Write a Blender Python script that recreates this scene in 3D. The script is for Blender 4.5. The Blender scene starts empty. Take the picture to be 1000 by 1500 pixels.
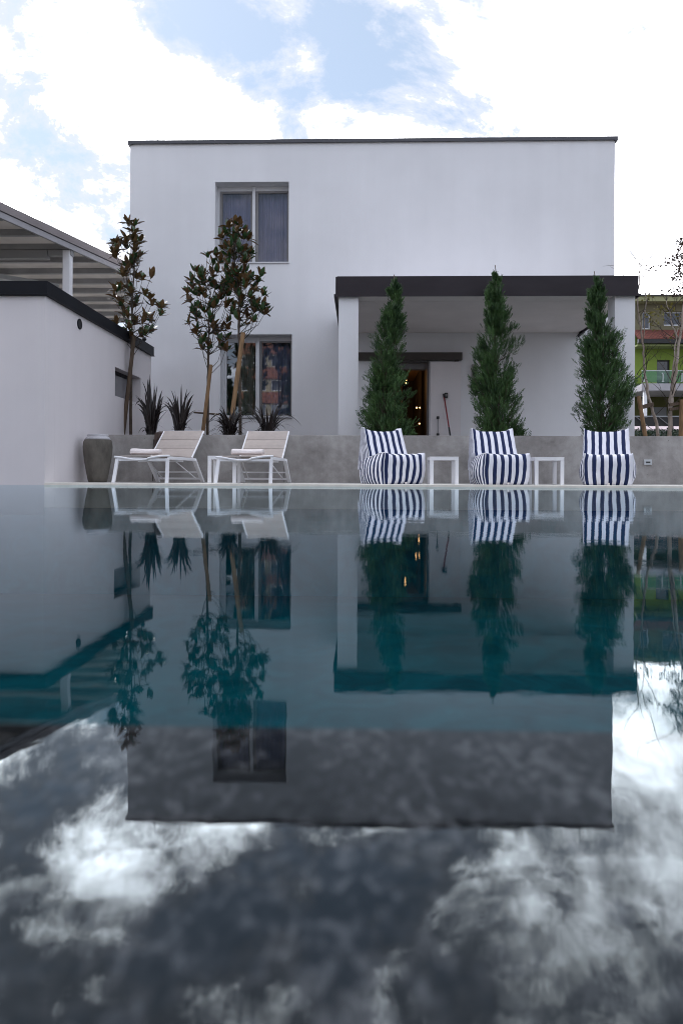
import bpy, bmesh, math, random
import numpy as np
from mathutils import Vector, Matrix, noise
R = math.radians
random.seed(7)
scene = bpy.context.scene
COL = scene.collection

# ------------------------------------------------------------------ camera
THETA, ROLL, CAMH, HY = 0.027, 0.0045, 0.15, 696.0
cam_d = bpy.data.cameras.new("camera"); cam = bpy.data.objects.new("camera", cam_d); COL.objects.link(cam)
cam_d.sensor_fit = 'HORIZONTAL'; cam_d.sensor_width = 24; cam_d.lens = 24
cam_d.shift_y = -(750 - HY) / 1000.0
cam_d.clip_start = 0.02; cam_d.clip_end = 3000
cam_d.dof.use_dof = True; cam_d.dof.focus_distance = 11.0; cam_d.dof.aperture_fstop = 5.0
cam.matrix_world = Matrix.Translation((0, 0, CAMH)) @ Matrix.Rotation(THETA, 4, 'Z') @ Matrix.Rotation(R(90), 4, 'X') @ Matrix.Rotation(ROLL, 4, 'Z')
scene.camera = cam

def ray(px, py):
    a = (px - 500) / 1000.0; b = (HY - py) / 1000.0
    a, b = a - b * ROLL, b + a * ROLL
    return Vector((a * math.cos(THETA) - math.sin(THETA), a * math.sin(THETA) + math.cos(THETA), b))
def at(px, py, Y):
    d = ray(px, py); d = d * (Y / d.y)
    return Vector((d.x, Y, d.z + CAMH))
def atz(px, py, z):
    d = ray(px, py); d = d * ((z - CAMH) / d.z)
    return Vector((d.x, d.y, z))

# ------------------------------------------------------------------ object helpers
ORG = {}
def tag(o, label=None, cat=None, group=None, kind=None):
    if label: o['label'] = label
    if cat: o['category'] = cat
    if group: o['group'] = group
    if kind: o['kind'] = kind
    return o
def thing(name, loc, label, cat, group=None, rz=0.0):
    o = bpy.data.objects.new(name, None); COL.objects.link(o)
    o.empty_display_size = 0.1
    o.location = loc; o.rotation_euler = (0, 0, rz)
    ORG[o.name] = Vector(loc)
    return tag(o, label, cat, group)

class MB:
    """collects shapes; build() links them as one mesh object"""
    def __init__(s): s.v = []; s.f = []; s.m = []; s.mi = 0; s.at = {}
    def add(s, vs, fs, mi=None):
        n = len(s.v); s.v.extend([tuple(p) for p in vs])
        for f in fs: s.f.append(tuple(i + n for i in f)); s.m.append(s.mi if mi is None else mi)
    def box(s, x0, x1, y0, y1, z0, z1, mi=None):
        vs = [(x, y, z) for z in (z0, z1) for y in (y0, y1) for x in (x0, x1)]
        s.add(vs, [(0, 2, 3, 1), (4, 5, 7, 6), (0, 1, 5, 4), (2, 6, 7, 3), (0, 4, 6, 2), (1, 3, 7, 5)], mi)
    def beam(s, a, b, w, h, up=(0, 0, 1), mi=None):
        a = Vector(a); b = Vector(b); d = (b - a).normalized(); up = Vector(up)
        if abs(d.dot(up)) > 0.98: up = Vector((0, 1, 0))
        x = d.cross(up).normalized(); y = x.cross(d).normalized()
        vs = [p + x * sx * w / 2 + y * sy * h / 2 for p in (a, b) for (sx, sy) in ((-1, -1), (1, -1), (1, 1), (-1, 1))]
        s.add(vs, [(0, 1, 2, 3), (7, 6, 5, 4), (0, 4, 5, 1), (1, 5, 6, 2), (2, 6, 7, 3), (3, 7, 4, 0)], mi)
    def tube(s, pts, rad, n=8, cap=True, mi=None):
        pts = [Vector(p) for p in pts]
        if not hasattr(rad, '__len__'): rad = [rad] * len(pts)
        vs = []; fs = []; k = len(pts)
        d0 = (pts[1] - pts[0]).normalized()
        u = d0.orthogonal().normalized()
        for i, p in enumerate(pts):
            d = (pts[min(i + 1, k - 1)] - pts[max(i - 1, 0)]).normalized()
            u = (u - d * u.dot(d)); u = u.normalized() if u.length > 1e-6 else d.orthogonal().normalized()
            w = d.cross(u)
            for j in range(n):
                t = 2 * math.pi * j / n
                vs.append(p + (u * math.cos(t) + w * math.sin(t)) * rad[i])
        for i in range(k - 1):
            for j in range(n):
                a = i * n + j; b = i * n + (j + 1) % n
                fs.append((a, b, b + n, a + n))
        if cap:
            fs.append(tuple(reversed(range(n)))); fs.append(tuple((k - 1) * n + j for j in range(n)))
        s.add(vs, fs, mi)
    def lathe(s, prof, c=(0, 0, 0), n=48, mi=None):
        vs = []; fs = []
        for (r, z) in prof:
            for j in range(n):
                t = 2 * math.pi * j / n; vs.append((c[0] + r * math.cos(t), c[1] + r * math.sin(t), c[2] + z))
        for i in range(len(prof) - 1):
            for j in range(n):
                a = i * n + j; b = i * n + (j + 1) % n; fs.append((a, b, b + n, a + n))
        fs.append(tuple(reversed(range(n))))
        s.add(vs, fs, mi)
    def build(s, name, mat, parent=None, world=True, smooth=False, bevel=0.0, label=None, seg=2):
        me = bpy.data.meshes.new(name)
        v = s.v
        if parent is not None and world:
            o0 = ORG[parent.name]; v = [(p[0] - o0.x, p[1] - o0.y, p[2] - o0.z) for p in v]
        me.from_pydata(v, [], s.f); me.update()
        for m in (mat if isinstance(mat, (list, tuple)) else [mat]): me.materials.append(m)
        me.polygons.foreach_set('material_index', s.m)
        for k, arr in s.at.items():
            a = me.attributes.new(k, 'FLOAT', 'POINT'); a.data.foreach_set('value', arr)
        if smooth: me.polygons.foreach_set('use_smooth', [True] * len(me.polygons))
        o = bpy.data.objects.new(name, me); COL.objects.link(o)
        if parent is not None:
            o.parent = parent; ORG[o.name] = ORG[parent.name] if world else Vector((0, 0, 0))
        else: ORG[o.name] = Vector((0, 0, 0))
        if bevel > 0:
            md = o.modifiers.new('bevel', 'BEVEL'); md.width = bevel; md.segments = seg; md.limit_method = 'ANGLE'; md.angle_limit = R(35)
        if label: o['label'] = label
        return o

def grid_wall(mb, u0, u1, w0, w1, d0, d1, holes, axis='y'):
    """solid wall between depths d0,d1 in the u-w plane with rectangular holes"""
    us = sorted({u0, u1, *[h[0] for h in holes], *[h[1] for h in holes]})
    ws = sorted({w0, w1, *[h[2] for h in holes], *[h[3] for h in holes]})
    def full(i, j):
        if i < 0 or j < 0 or i >= len(us) - 1 or j >= len(ws) - 1: return False
        cu = (us[i] + us[i + 1]) / 2; cw = (ws[j] + ws[j + 1]) / 2
        return not any(h[0] < cu < h[1] and h[2] < cw < h[3] for h in holes)
    P = (lambda u, d, w: (u, d, w)) if axis == 'y' else (lambda u, d, w: (d, u, w))
    for i in range(len(us) - 1):
        for j in range(len(ws) - 1):
            if not full(i, j): continue
            a, b, c, e = us[i], us[i + 1], ws[j], ws[j + 1]
            mb.add([P(a, d0, c), P(b, d0, c), P(b, d0, e), P(a, d0, e)], [(0, 1, 2, 3)])
            mb.add([P(a, d1, c), P(b, d1, c), P(b, d1, e), P(a, d1, e)], [(3, 2, 1, 0)])
            if not full(i - 1, j): mb.add([P(a, d0, c), P(a, d1, c), P(a, d1, e), P(a, d0, e)], [(3, 2, 1, 0)])
            if not full(i + 1, j): mb.add([P(b, d0, c), P(b, d1, c), P(b, d1, e), P(b, d0, e)], [(0, 1, 2, 3)])
            if not full(i, j - 1): mb.add([P(a, d0, c), P(b, d0, c), P(b, d1, c), P(a, d1, c)], [(3, 2, 1, 0)])
            if not full(i, j + 1): mb.add([P(a, d0, e), P(b, d0, e), P(b, d1, e), P(a, d1, e)], [(0, 1, 2, 3)])

# ------------------------------------------------------------------ materials
class NT:
    def __init__(s, nt): s.nt = nt
    def n(s, t, **kw):
        nd = s.nt.nodes.new(t)
        ins = kw.pop('ins', {})
        for k, v in kw.items(): setattr(nd, k, v)
        for k, v in ins.items():
            sock = nd.inputs[k]
            if isinstance(v, bpy.types.NodeSocket): s.nt.links.new(v, sock)
            else: sock.default_value = v
        return nd
    def math(s, op, a, b=0.0, clamp=False):
        nd = s.n('ShaderNodeMath', operation=op, ins={0: a, 1: b}); nd.use_clamp = clamp; return nd.outputs[0]
    def mixc(s, f, a, b, blend='MIX'):
        nd = s.n('ShaderNodeMix', data_type='RGBA', blend_type=blend, clamp_factor=True)
        for i, v in ((0, f), (6, a), (7, b)):
            if isinstance(v, bpy.types.NodeSocket): s.nt.links.new(v, nd.inputs[i])
            else: nd.inputs[i].default_value = v if i == 0 else (*v, 1) if len(v) == 3 else v
        return nd.outputs[2]
    def ramp(s, f, stops):
        nd = s.n('ShaderNodeValToRGB', ins={0: f}); cr = nd.color_ramp
        while len(cr.elements) < len(stops): cr.elements.new(0.5)
        for e, (p, c) in zip(cr.elements, stops): e.position = p; e.color = (*c, 1) if hasattr(c, '__len__') else (c, c, c, 1)
        return nd.outputs[0]
    def mrange(s, v, a, b, c=0.0, d=1.0, smooth=False):
        nd = s.n('ShaderNodeMapRange', ins={0: v, 1: a, 2: b, 3: c, 4: d})
        if smooth: nd.interpolation_type = 'SMOOTHSTEP'
        return nd.outputs[0]
    def coord(s, scale=(1, 1, 1), which='Object'):
        tc = s.n('ShaderNodeTexCoord')
        return s.n('ShaderNodeMapping', ins={0: tc.outputs[which], 3: scale}).outputs[0]
    def noise(s, vec, scale, detail=3.0, rough=0.5, dist=0.0):
        return s.n('ShaderNodeTexNoise', ins={'Vector': vec, 'Scale': scale, 'Detail': detail, 'Roughness': rough, 'Distortion': dist}).outputs[0]

def mat(name, color, rough=0.6, var=0.0, vscale=3.0, vs2=None, bump=0.0, bscale=60.0, metallic=0.0, spec=0.5, stretch=(1, 1, 1), alt=None, **kw):
    m = bpy.data.materials.new(name); m.use_nodes = True
    t = NT(m.node_tree); bs = m.node_tree.nodes['Principled BSDF']
    c = (*color, 1) if len(color) == 3 else color
    bs.inputs['Roughness'].default_value = rough; bs.inputs['Metallic'].default_value = metallic
    bs.inputs['Specular IOR Level'].default_value = spec
    vec = t.coord(stretch)
    if var > 0 or alt:
        nz = t.noise(vec, vscale, 5, 0.6)
        f = t.mrange(nz, 0.32, 0.68)
        lo = tuple(x * (1 - var) for x in color[:3]) if alt is None else alt
        hi = tuple(min(1, x * (1 + var)) for x in color[:3])
        col = t.mixc(f, lo, hi)
        if vs2:
            n2 = t.noise(vec, vs2, 3, 0.6)
            col = t.mixc(t.mrange(n2, 0.3, 0.7), col, tuple(min(1, x * 1.0) for x in color[:3]))
        m.node_tree.links.new(col, bs.inputs['Base Color'])
    else: bs.inputs['Base Color'].default_value = c
    if bump > 0:
        nb = t.noise(vec, bscale, 4, 0.6)
        b = t.n('ShaderNodeBump', ins={'Strength': 1.0, 'Distance': bump, 'Height': nb})
        m.node_tree.links.new(b.outputs[0], bs.inputs['Normal'])
    for k, v in kw.items(): bs.inputs[k.replace('_', ' ')].default_value = v
    return m

def stucco(name, color):
    m = bpy.data.materials.new(name); m.use_nodes = True
    t = NT(m.node_tree); bs = m.node_tree.nodes['Principled BSDF']
    v = t.coord()
    big = t.noise(v, 0.55, 4, 0.6); streak = t.noise(t.coord((2.2, 2.2, 0.16)), 1.0, 5, 0.65); fine = t.noise(v, 70, 2, 0.7)
    f = t.math('ADD', t.math('MULTIPLY', t.math('SUBTRACT', big, 0.5), 0.22), t.math('MULTIPLY', t.math('SUBTRACT', streak, 0.5), 0.12))
    f = t.math('ADD', f, t.math('MULTIPLY', t.math('SUBTRACT', fine, 0.5), 0.10))
    f = t.math('ADD', f, 1.0)
    col = t.n('ShaderNodeVectorMath', operation='SCALE', ins={0: color, 3: f}).outputs[0]
    m.node_tree.links.new(col, bs.inputs['Base Color'])
    b = t.n('ShaderNodeBump', ins={'Strength': 1.0, 'Distance': 0.0022, 'Height': t.noise(v, 160, 4, 0.7)})
    m.node_tree.links.new(b.outputs[0], bs.inputs['Normal'])
    bs.inputs['Roughness'].default_value = 0.92; bs.inputs['Specular IOR Level'].default_value = 0.2
    return m

def concrete(name):
    m = bpy.data.materials.new(name); m.use_nodes = True
    t = NT(m.node_tree); bs = m.node_tree.nodes['Principled BSDF']
    v = t.coord()
    a = t.noise(v, 1.1, 7, 0.68, 0.4); b_ = t.noise(v, 7.0, 5, 0.6); c = t.noise(v, 90, 2, 0.7)
    run = t.noise(t.coord((6, 6, 0.6)), 1.0, 4, 0.6)
    f = t.math('ADD', t.math('MULTIPLY', a, 0.9), t.math('MULTIPLY', b_, 0.35))
    f = t.math('ADD', f, t.math('MULTIPLY', c, 0.16)); f = t.math('ADD', f, t.math('MULTIPLY', run, 0.25))
    col = t.ramp(t.mrange(f, 0.62, 1.02), [(0.0, (0.185, 0.173, 0.166)), (0.45, (0.295, 0.280, 0.270)), (1.0, (0.44, 0.425, 0.415))])
    vo = t.n('ShaderNodeTexVoronoi', ins={'Vector': v, 'Scale': 9.0}); hole = t.mrange(vo.outputs['Distance'], 0.035, 0.055)
    col = t.mixc(hole, (0.09, 0.085, 0.08), col)
    m.node_tree.links.new(col, bs.inputs['Base Color'])
    b = t.n('ShaderNodeBump', ins={'Strength': 0.8, 'Distance': 0.003, 'Height': t.math('ADD', b_, t.math('MULTIPLY', c, 0.5))})
    m.node_tree.links.new(b.outputs[0], bs.inputs['Normal'])
    bs.inputs['Roughness'].default_value = 0.75
    return m

M = {}
M['stucco'] = stucco('white_stucco', (0.775, 0.778, 0.808))
M['stucco_side'] = stucco('warm_white_stucco', (0.76, 0.72, 0.735))
M['stucco_porch'] = stucco('porch_stucco', (0.74, 0.71, 0.73))
M['soffit'] = mat('soffit_plaster', (0.78, 0.74, 0.73), 0.85, 0.05, 1.5, bump=0.001, bscale=120)
M['concrete'] = concrete('grey_concrete')
M['coping'] = mat('pale_coping_stone', (0.82, 0.78, 0.70), 0.6, 0.08, 6, bump=0.001, bscale=80)
M['deck'] = mat('deck_stone', (0.52, 0.50, 0.47), 0.7, 0.12, 4, bump=0.001, bscale=60)
M['fascia'] = mat('dark_anodised_metal', (0.030, 0.025, 0.030), 0.5, 0.16, 1.4, metallic=0.0, spec=0.2, stretch=(1, 1, 3))
M['fascia_side'] = mat('black_roof_edge_metal', (0.009, 0.010, 0.014), 0.45, 0.2, 2.0, spec=0.12)
M['cap'] = mat('parapet_cap_metal', (0.075, 0.075, 0.085), 0.4, 0.1, 2, metallic=0.5)
M['white'] = mat('white_powder_coat', (0.83, 0.83, 0.86), 0.35, 0.03, 5)
M['frame'] = mat('white_window_frame', (0.62, 0.63, 0.66), 0.4, 0.04, 6)
M['sash'] = mat('grey_sash', (0.20, 0.195, 0.20), 0.5, 0.08, 6)
M['sling'] = mat('taupe_sling_mesh', (0.46, 0.40, 0.365), 0.85, 0.06, 14, bump=0.0006, bscale=500)
M['towel'] = mat('white_terry_towel', (0.80, 0.74, 0.73), 0.95, 0.05, 25, bump=0.004, bscale=260)
M['dark'] = mat('matt_black', (0.012, 0.012, 0.014), 0.5)
M['rail'] = mat('dark_brown_rail', (0.045, 0.037, 0.032), 0.5, 0.15, 3)
M['red'] = mat('red_plastic', (0.26, 0.025, 0.035), 0.4)
M['wood'] = mat('stake_wood', (0.27, 0.165, 0.085), 0.8, 0.35, 9, bump=0.003, bscale=40, stretch=(3, 3, 0.4))
M['wood_dark'] = mat('weathered_stake_wood', (0.10, 0.07, 0.048), 0.85, 0.35, 9, bump=0.003, bscale=40, stretch=(3, 3, 0.4))
M['bark'] = mat('grey_bark', (0.085, 0.065, 0.05), 0.9, 0.35, 14, bump=0.004, bscale=60)
M['twig'] = mat('dark_twig', (0.05, 0.038, 0.03), 0.85, 0.3, 20)
M['soil'] = mat('planting_soil', (0.055, 0.042, 0.032), 0.95, 0.3, 8, bump=0.02, bscale=20)
M['ground'] = mat('ground_gravel', (0.16, 0.155, 0.14), 0.95, 0.25, 3, bump=0.01, bscale=30)
M['plate'] = mat('light_grey_plate', (0.50, 0.53, 0.55), 0.4)
M['pinkish'] = mat('pale_pink_awning', (0.55, 0.45, 0.47), 0.8, 0.1, 3)
M['room'] = mat('interior_plaster', (0.34, 0.31, 0.29), 0.9, 0.05, 2)
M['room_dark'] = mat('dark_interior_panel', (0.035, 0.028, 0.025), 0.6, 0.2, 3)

def curtain_mat(name, c1, c2):
    m = bpy.data.materials.new(name); m.use_nodes = True
    t = NT(m.node_tree); bs = m.node_tree.nodes['Principled BSDF']
    f = t.noise(t.coord((26, 26, 0.5)), 1.0, 4, 0.6)
    m.node_tree.links.new(t.mixc(t.mrange(f, 0.3, 0.7), c1, c2), bs.inputs['Base Color'])
    bs.inputs['Roughness'].default_value = 0.9
    return m
M['sheer'] = curtain_mat('sheer_curtain', (0.34, 0.34, 0.44), (0.52, 0.52, 0.66))
M['cream_curtain'] = curtain_mat('cream_curtain', (0.30, 0.25, 0.16), (0.62, 0.55, 0.40))

def glass_mat(name, boost=1.0, tint=(0.8, 0.85, 0.9)):
    m = bpy.data.materials.new(name); m.use_nodes = True
    nt = m.node_tree; t = NT(nt); nt.nodes.remove(nt.nodes['Principled BSDF'])
    fr = t.n('ShaderNodeFresnel', ins={'IOR': 1.5})
    f = t.math('MULTIPLY', fr.outputs[0], boost, True)
    g = t.n('ShaderNodeBsdfGlossy', ins={'Color': (0.95, 0.97, 1, 1), 'Roughness': 0.0})
    tr = t.n('ShaderNodeBsdfTransparent', ins={'Color': (*tint, 1)})
    mx = t.n('ShaderNodeMixShader', ins={0: f, 1: tr.outputs[0], 2: g.outputs[0]})
    nt.links.new(mx.outputs[0], nt.nodes['Material Output'].inputs[0])
    return m
M['glass'] = glass_mat('window_glass', 2.3)
M['glass_screen'] = glass_mat('screened_glass', 1.0, (0.86, 0.86, 0.90))
M['glass_green'] = glass_mat('green_balcony_glass', 1.5, (0.45, 0.75, 0.55))
M['glass_dark'] = mat('dark_glass', (0.02, 0.022, 0.026), 0.05, 0, spec=0.8)

# water: Fresnel reflection over clear water; the pool's own colour comes from the basin
def water_mat():
    m = bpy.data.materials.new('pool_water'); m.use_nodes = True
    nt = m.node_tree; t = NT(nt); nt.nodes.remove(nt.nodes['Principled BSDF'])
    v = t.coord()
    n1 = t.noise(v, 5.5, 3, 0.5, 0.3); n2 = t.noise(t.coord((1, 2.2, 1)), 17.0, 3, 0.6)
    h = t.math('ADD', n1, t.math('MULTIPLY', n2, 0.24))
    # calm close to the near edge, livelier where the light breeze reaches it
    patch = t.mrange(t.noise(v, 0.45, 2, 0.5), 0.35, 0.65, 0.45, 1.25)
    h = t.math('MULTIPLY', h, patch)
    b = t.n('ShaderNodeBump', ins={'Strength': 1.0, 'Distance': 0.00042, 'Height': h})
    fr = t.n('ShaderNodeFresnel', ins={'IOR': 1.36, 'Normal': b.outputs[0]}); rf = t.math('POWER', fr.outputs[0], 1.05)
    g = t.n('ShaderNodeBsdfGlossy', ins={'Color': (0.84, 0.95, 1, 1), 'Roughness': 0.0, 'Normal': b.outputs[0]})
    tr = t.n('ShaderNodeBsdfTransparent', ins={'Color': (0.93, 0.985, 0.99, 1)})
    mx = t.n('ShaderNodeMixShader', ins={0: rf, 1: tr.outputs[0], 2: g.outputs[0]})
    nt.links.new(mx.outputs[0], nt.nodes['Material Output'].inputs[0])
    return m
M['water'] = water_mat()
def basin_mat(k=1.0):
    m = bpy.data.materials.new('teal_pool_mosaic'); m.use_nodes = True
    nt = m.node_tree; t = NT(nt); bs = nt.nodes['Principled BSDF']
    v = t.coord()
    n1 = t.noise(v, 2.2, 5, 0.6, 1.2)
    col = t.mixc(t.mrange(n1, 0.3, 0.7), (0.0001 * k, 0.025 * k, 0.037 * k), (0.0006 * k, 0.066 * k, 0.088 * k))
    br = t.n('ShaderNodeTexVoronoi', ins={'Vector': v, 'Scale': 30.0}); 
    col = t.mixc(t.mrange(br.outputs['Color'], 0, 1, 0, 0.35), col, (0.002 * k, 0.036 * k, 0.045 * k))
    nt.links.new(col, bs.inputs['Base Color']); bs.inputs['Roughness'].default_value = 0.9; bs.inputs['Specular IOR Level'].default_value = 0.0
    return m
M['basin'] = basin_mat(); M['basin_wall_brightened'] = basin_mat(3.9)  # wall copy of the mosaic is painted brighter to offset its weaker light
def ledge_mat():
    m = bpy.data.materials.new('wet_dark_granite'); m.use_nodes = True
    nt = m.node_tree; t = NT(nt); bs = nt.nodes['Principled BSDF']
    v = t.coord((1.0, 0.62, 1.0))
    n1 = t.noise(v, 112, 5, 0.66, 0.9); n2 = t.noise(v, 14, 3, 0.5); n3 = t.noise(v, 190, 2, 0.6)
    f = t.math('ADD', t.math('MULTIPLY', n1, 0.62), t.math('MULTIPLY', n2, 0.30)); f = t.math('ADD', f, t.math('MULTIPLY', n3, 0.04))
    col = t.ramp(t.mrange(f, 0.39, 0.565), [(0.0, (0.004, 0.0042, 0.0052)), (0.38, (0.012, 0.012, 0.0138)), (0.70, (0.030, 0.029, 0.033)), (1.0, (0.095, 0.091, 0.100))])
    nt.links.new(col, bs.inputs['Base Color']); bs.inputs['Roughness'].default_value = 0.9; bs.inputs['Specular IOR Level'].default_value = 0.0
    return m
M['ledge'] = ledge_mat()

def stripe_mat(name, attr):
    m = bpy.data.materials.new(name); m.use_nodes = True
    nt = m.node_tree; t = NT(nt); bs = nt.nodes['Principled BSDF']
    a = t.n('ShaderNodeAttribute', attribute_name=attr).outputs['Fac']
    w = t.math('FRACT', t.math('ADD', t.math('DIVIDE', a, 0.102), 50.27))
    f = t.mrange(t.math('ABSOLUTE', t.math('SUBTRACT', w, 0.5)), 0.236, 0.250)
    fine = t.noise(t.coord(), 30, 3, 0.6)
    wh = t.mixc(fine, (0.84, 0.84, 0.92), (0.88, 0.88, 0.95)); nv = t.mixc(fine, (0.004, 0.012, 0.062), (0.007, 0.020, 0.092))
    nt.links.new(t.mixc(f, nv, wh), bs.inputs['Base Color']); bs.inputs['Roughness'].default_value = 0.8
    weave = t.noise(t.coord(), 700, 2, 0.5)
    b = t.n('ShaderNodeBump', ins={'Strength': 0.6, 'Distance': 0.0006, 'Height': weave}); nt.links.new(b.outputs[0], bs.inputs['Normal'])
    return m
M['stripe_x'] = stripe_mat('navy_white_stripe_front', 'sx')
M['stripe_y'] = stripe_mat('navy_white_stripe_side', 'sy')
M['piping'] = mat('white_piping', (0.78, 0.78, 0.84), 0.8)

def leaf_mat(name, top, top2, under, rough=0.35, trans=0.15, sc=9.0, split=0.5):
    m = bpy.data.materials.new(name); m.use_nodes = True
    nt = m.node_tree; t = NT(nt); bs = nt.nodes['Principled BSDF']
    f = t.mrange(t.noise(t.coord(), sc, 3, 0.7), 0.35, 0.65)
    c = t.mixc(f, top, top2)
    if under is not None:
        g = t.n('ShaderNodeNewGeometry'); c = t.mixc(g.outputs['Backfacing'], c, under)
    nt.links.new(c, bs.inputs['Base Color']); bs.inputs['Roughness'].default_value = rough
    if trans > 0:
        tl = t.n('ShaderNodeBsdfTranslucent', ins={'Color': c})
        mx = t.n('ShaderNodeMixShader', ins={0: trans, 1: bs.outputs[0], 2: tl.outputs[0]})
        nt.links.new(mx.outputs[0], nt.nodes['Material Output'].inputs[0])
    return m
M['magnolia_leaf'] = leaf_mat('magnolia_leaf', (0.024, 0.060, 0.020), (0.060, 0.110, 0.040), (0.170, 0.098, 0.045), 0.26, 0.06)
M['cypress_leaf'] = leaf_mat('cypress_leaf', (0.018, 0.052, 0.016), (0.085, 0.170, 0.048), None, 0.6, 0.14, 5.0)
M['birch_leaf'] = leaf_mat('yellow_birch_leaf', (0.20, 0.17, 0.03), (0.13, 0.12, 0.03), None, 0.6, 0.25)
M['birch_leaf_backlit'] = leaf_mat('backlit_birch_leaf', (0.05, 0.03, 0.02), (0.08, 0.05, 0.03), None, 0.7, 0.05)  # dark copy of the birch leaf: backlit shade against the sky put into colour
M['flax'] = leaf_mat('dark_flax_blade', (0.010, 0.008, 0.009), (0.024, 0.017, 0.017), (0.022, 0.016, 0.015), 0.4, 0.03)
M['dryleaf'] = leaf_mat('dry_brown_leaf', (0.10, 0.07, 0.06), (0.06, 0.04, 0.035), None, 0.8, 0.0)
M['hedge'] = leaf_mat('dark_hedge_leaf', (0.012, 0.03, 0.016), (0.025, 0.055, 0.025), None, 0.6, 0.1)
def birch_bark():
    m = bpy.data.materials.new('birch_bark'); m.use_nodes = True
    nt = m.node_tree; t = NT(nt); bs = nt.nodes['Principled BSDF']
    n1 = t.noise(t.coord((8, 8, 26)), 1.0, 4, 0.7); n2 = t.noise(t.coord(), 5, 3, 0.6)
    c = t.mixc(t.mrange(n2, 0.3, 0.7), (0.26, 0.20, 0.155), (0.44, 0.38, 0.33))
    c = t.mixc(t.mrange(n1, 0.60, 0.68), c, (0.06, 0.045, 0.035))
    nt.links.new(c, bs.inputs['Base Color']); bs.inputs['Roughness'].default_value = 0.8
    return m
M['birch'] = birch_bark()

# ------------------------------------------------------------------ world
SUN_AZ = R(-38)      # from +Y towards -X
SUN_EL = R(47)
sun_dir = Vector((math.sin(SUN_AZ) * math.cos(SUN_EL), math.cos(SUN_AZ) * math.cos(SUN_EL), math.sin(SUN_EL)))
def make_world():
    w = bpy.data.worlds.new("World"); scene.world = w; w.use_nodes = True
    nt = w.node_tree; t = NT(nt); bg = nt.nodes['Background']
    sky = t.n('ShaderNodeTexSky', sky_type='NISHITA', sun_disc=False, sun_elevation=SUN_EL, sun_rotation=SUN_AZ, air_density=1.0, dust_density=0.6, ozone_density=1.4)
    d = t.n('ShaderNodeTexCoord').outputs['Generated']
    sep = t.n('ShaderNodeSeparateXYZ', ins={0: d})
    z = t.math('MAXIMUM', sep.outputs[2], 0.0)
    q = t.math('ADD', z, 0.30)
    P = t.n('ShaderNodeCombineXYZ', ins={0: t.math('DIVIDE', sep.outputs[0], q), 1: t.math('DIVIDE', sep.outputs[1], q), 2: 0.37}).outputs[0]
    warp = t.n('ShaderNodeTexNoise', ins={'Vector': P, 'Scale': 1.6, 'Detail': 2.0}).outputs[1]
    P2 = t.n('ShaderNodeVectorMath', operation='MULTIPLY_ADD', ins={0: warp, 1: (0.35, 0.35, 0.35), 2: P}).outputs[0]
    n1 = t.noise(P2, 4.2, 14, 0.66)
    n2 = t.noise(P2, 15.0, 9, 0.66)
    base = t.math('ADD', t.math('MULTIPLY', n1, 0.72), t.math('MULTIPLY', n2, 0.28))
    m = t.math('SUBTRACT', base, 0.41)
    m = t.math('MULTIPLY', m, 7.5)
    # clear patches of blue and heavy banks, at their directions in the sky
    def blob(px, py, r, amt, sx=1.0):
        c = ray(px, py).normalized()
        df = t.n('ShaderNodeVectorMath', operation='SUBTRACT', ins={0: d, 1: tuple(c)}).outputs[0]
        if sx != 1.0: df = t.n('ShaderNodeVectorMath', operation='MULTIPLY', ins={0: df, 1: (1 / sx, 1, 1)}).outputs[0]
        ln = t.n('ShaderNodeVectorMath', operation='LENGTH', ins={0: df}).outputs['Value']
        return t.mrange(ln, 0.0, r, amt, 0.0, True)
    for a in BLOBS: m = t.math('ADD', m, blob(a[0], a[1], a[2], a[3] * 1.25))
    mask = t.mrange(m, -0.25, 0.65, 0, 1, True)
    # brightness of the cloud deck: strongest around the hidden sun, weaker away from it
    dt = t.n('ShaderNodeVectorMath', operation='DOT_PRODUCT', ins={0: d, 1: tuple(GLOW_DIR)}).outputs['Value']
    g1 = t.mrange(dt, -0.2, 0.55, 0.0, 1.0, True); g2 = t.mrange(dt, 0.60, 0.97, 0.0, 1.0, True)
    lum = t.math('ADD', t.math('ADD', CL_BACK, t.math('MULTIPLY', g1, CL_FRONT)), t.math('MULTIPLY', g2, CL_SUN))
    thick = t.noise(P2, 5.5, 12, 0.68, 0.3)
    shade = t.mrange(thick, 0.36, 0.64, 0.22, 1.5)
    lum = t.math('MULTIPLY', lum, shade)
    body = t.mrange(m, 0.45, 2.1, 0.0, 1.0, True)
    lum = t.math('ADD', t.math('MULTIPLY', lum, body), t.math('MULTIPLY', t.math('SUBTRACT', 1.0, body), 0.69))
    tintc = t.mixc(t.mrange(lum, 0.5, 2.2), (0.86, 0.93, 1.10), (0.985, 0.985, 1.03))
    cc = t.n('ShaderNodeVectorMath', operation='SCALE', ins={0: tintc, 3: lum}).outputs[0]
    sk = t.n('ShaderNodeVectorMath', operation='SCALE', ins={0: sky.outputs[0], 3: SKY_S}).outputs[0]
    sk = t.n('ShaderNodeVectorMath', operation='MULTIPLY', ins={0: sk, 1: (0.96, 1.0, 1.02)}).outputs[0]
    sk = t.mixc(0.48, sk, (0.56, 0.66, 0.78))
    out = t.mixc(mask, sk, cc)
    # Background strength 0.1 over a mix kept in the same units as the physical sky
    out10 = t.n('ShaderNodeVectorMath', operation='SCALE', ins={0: out, 3: 10.0}).outputs[0]
    nt.links.new(out10, bg.inputs[0]); bg.inputs[1].default_value = 0.1
    w.cycles.sampling_method = 'MANUAL'; w.cycles.sample_map_resolution = 1024
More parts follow.
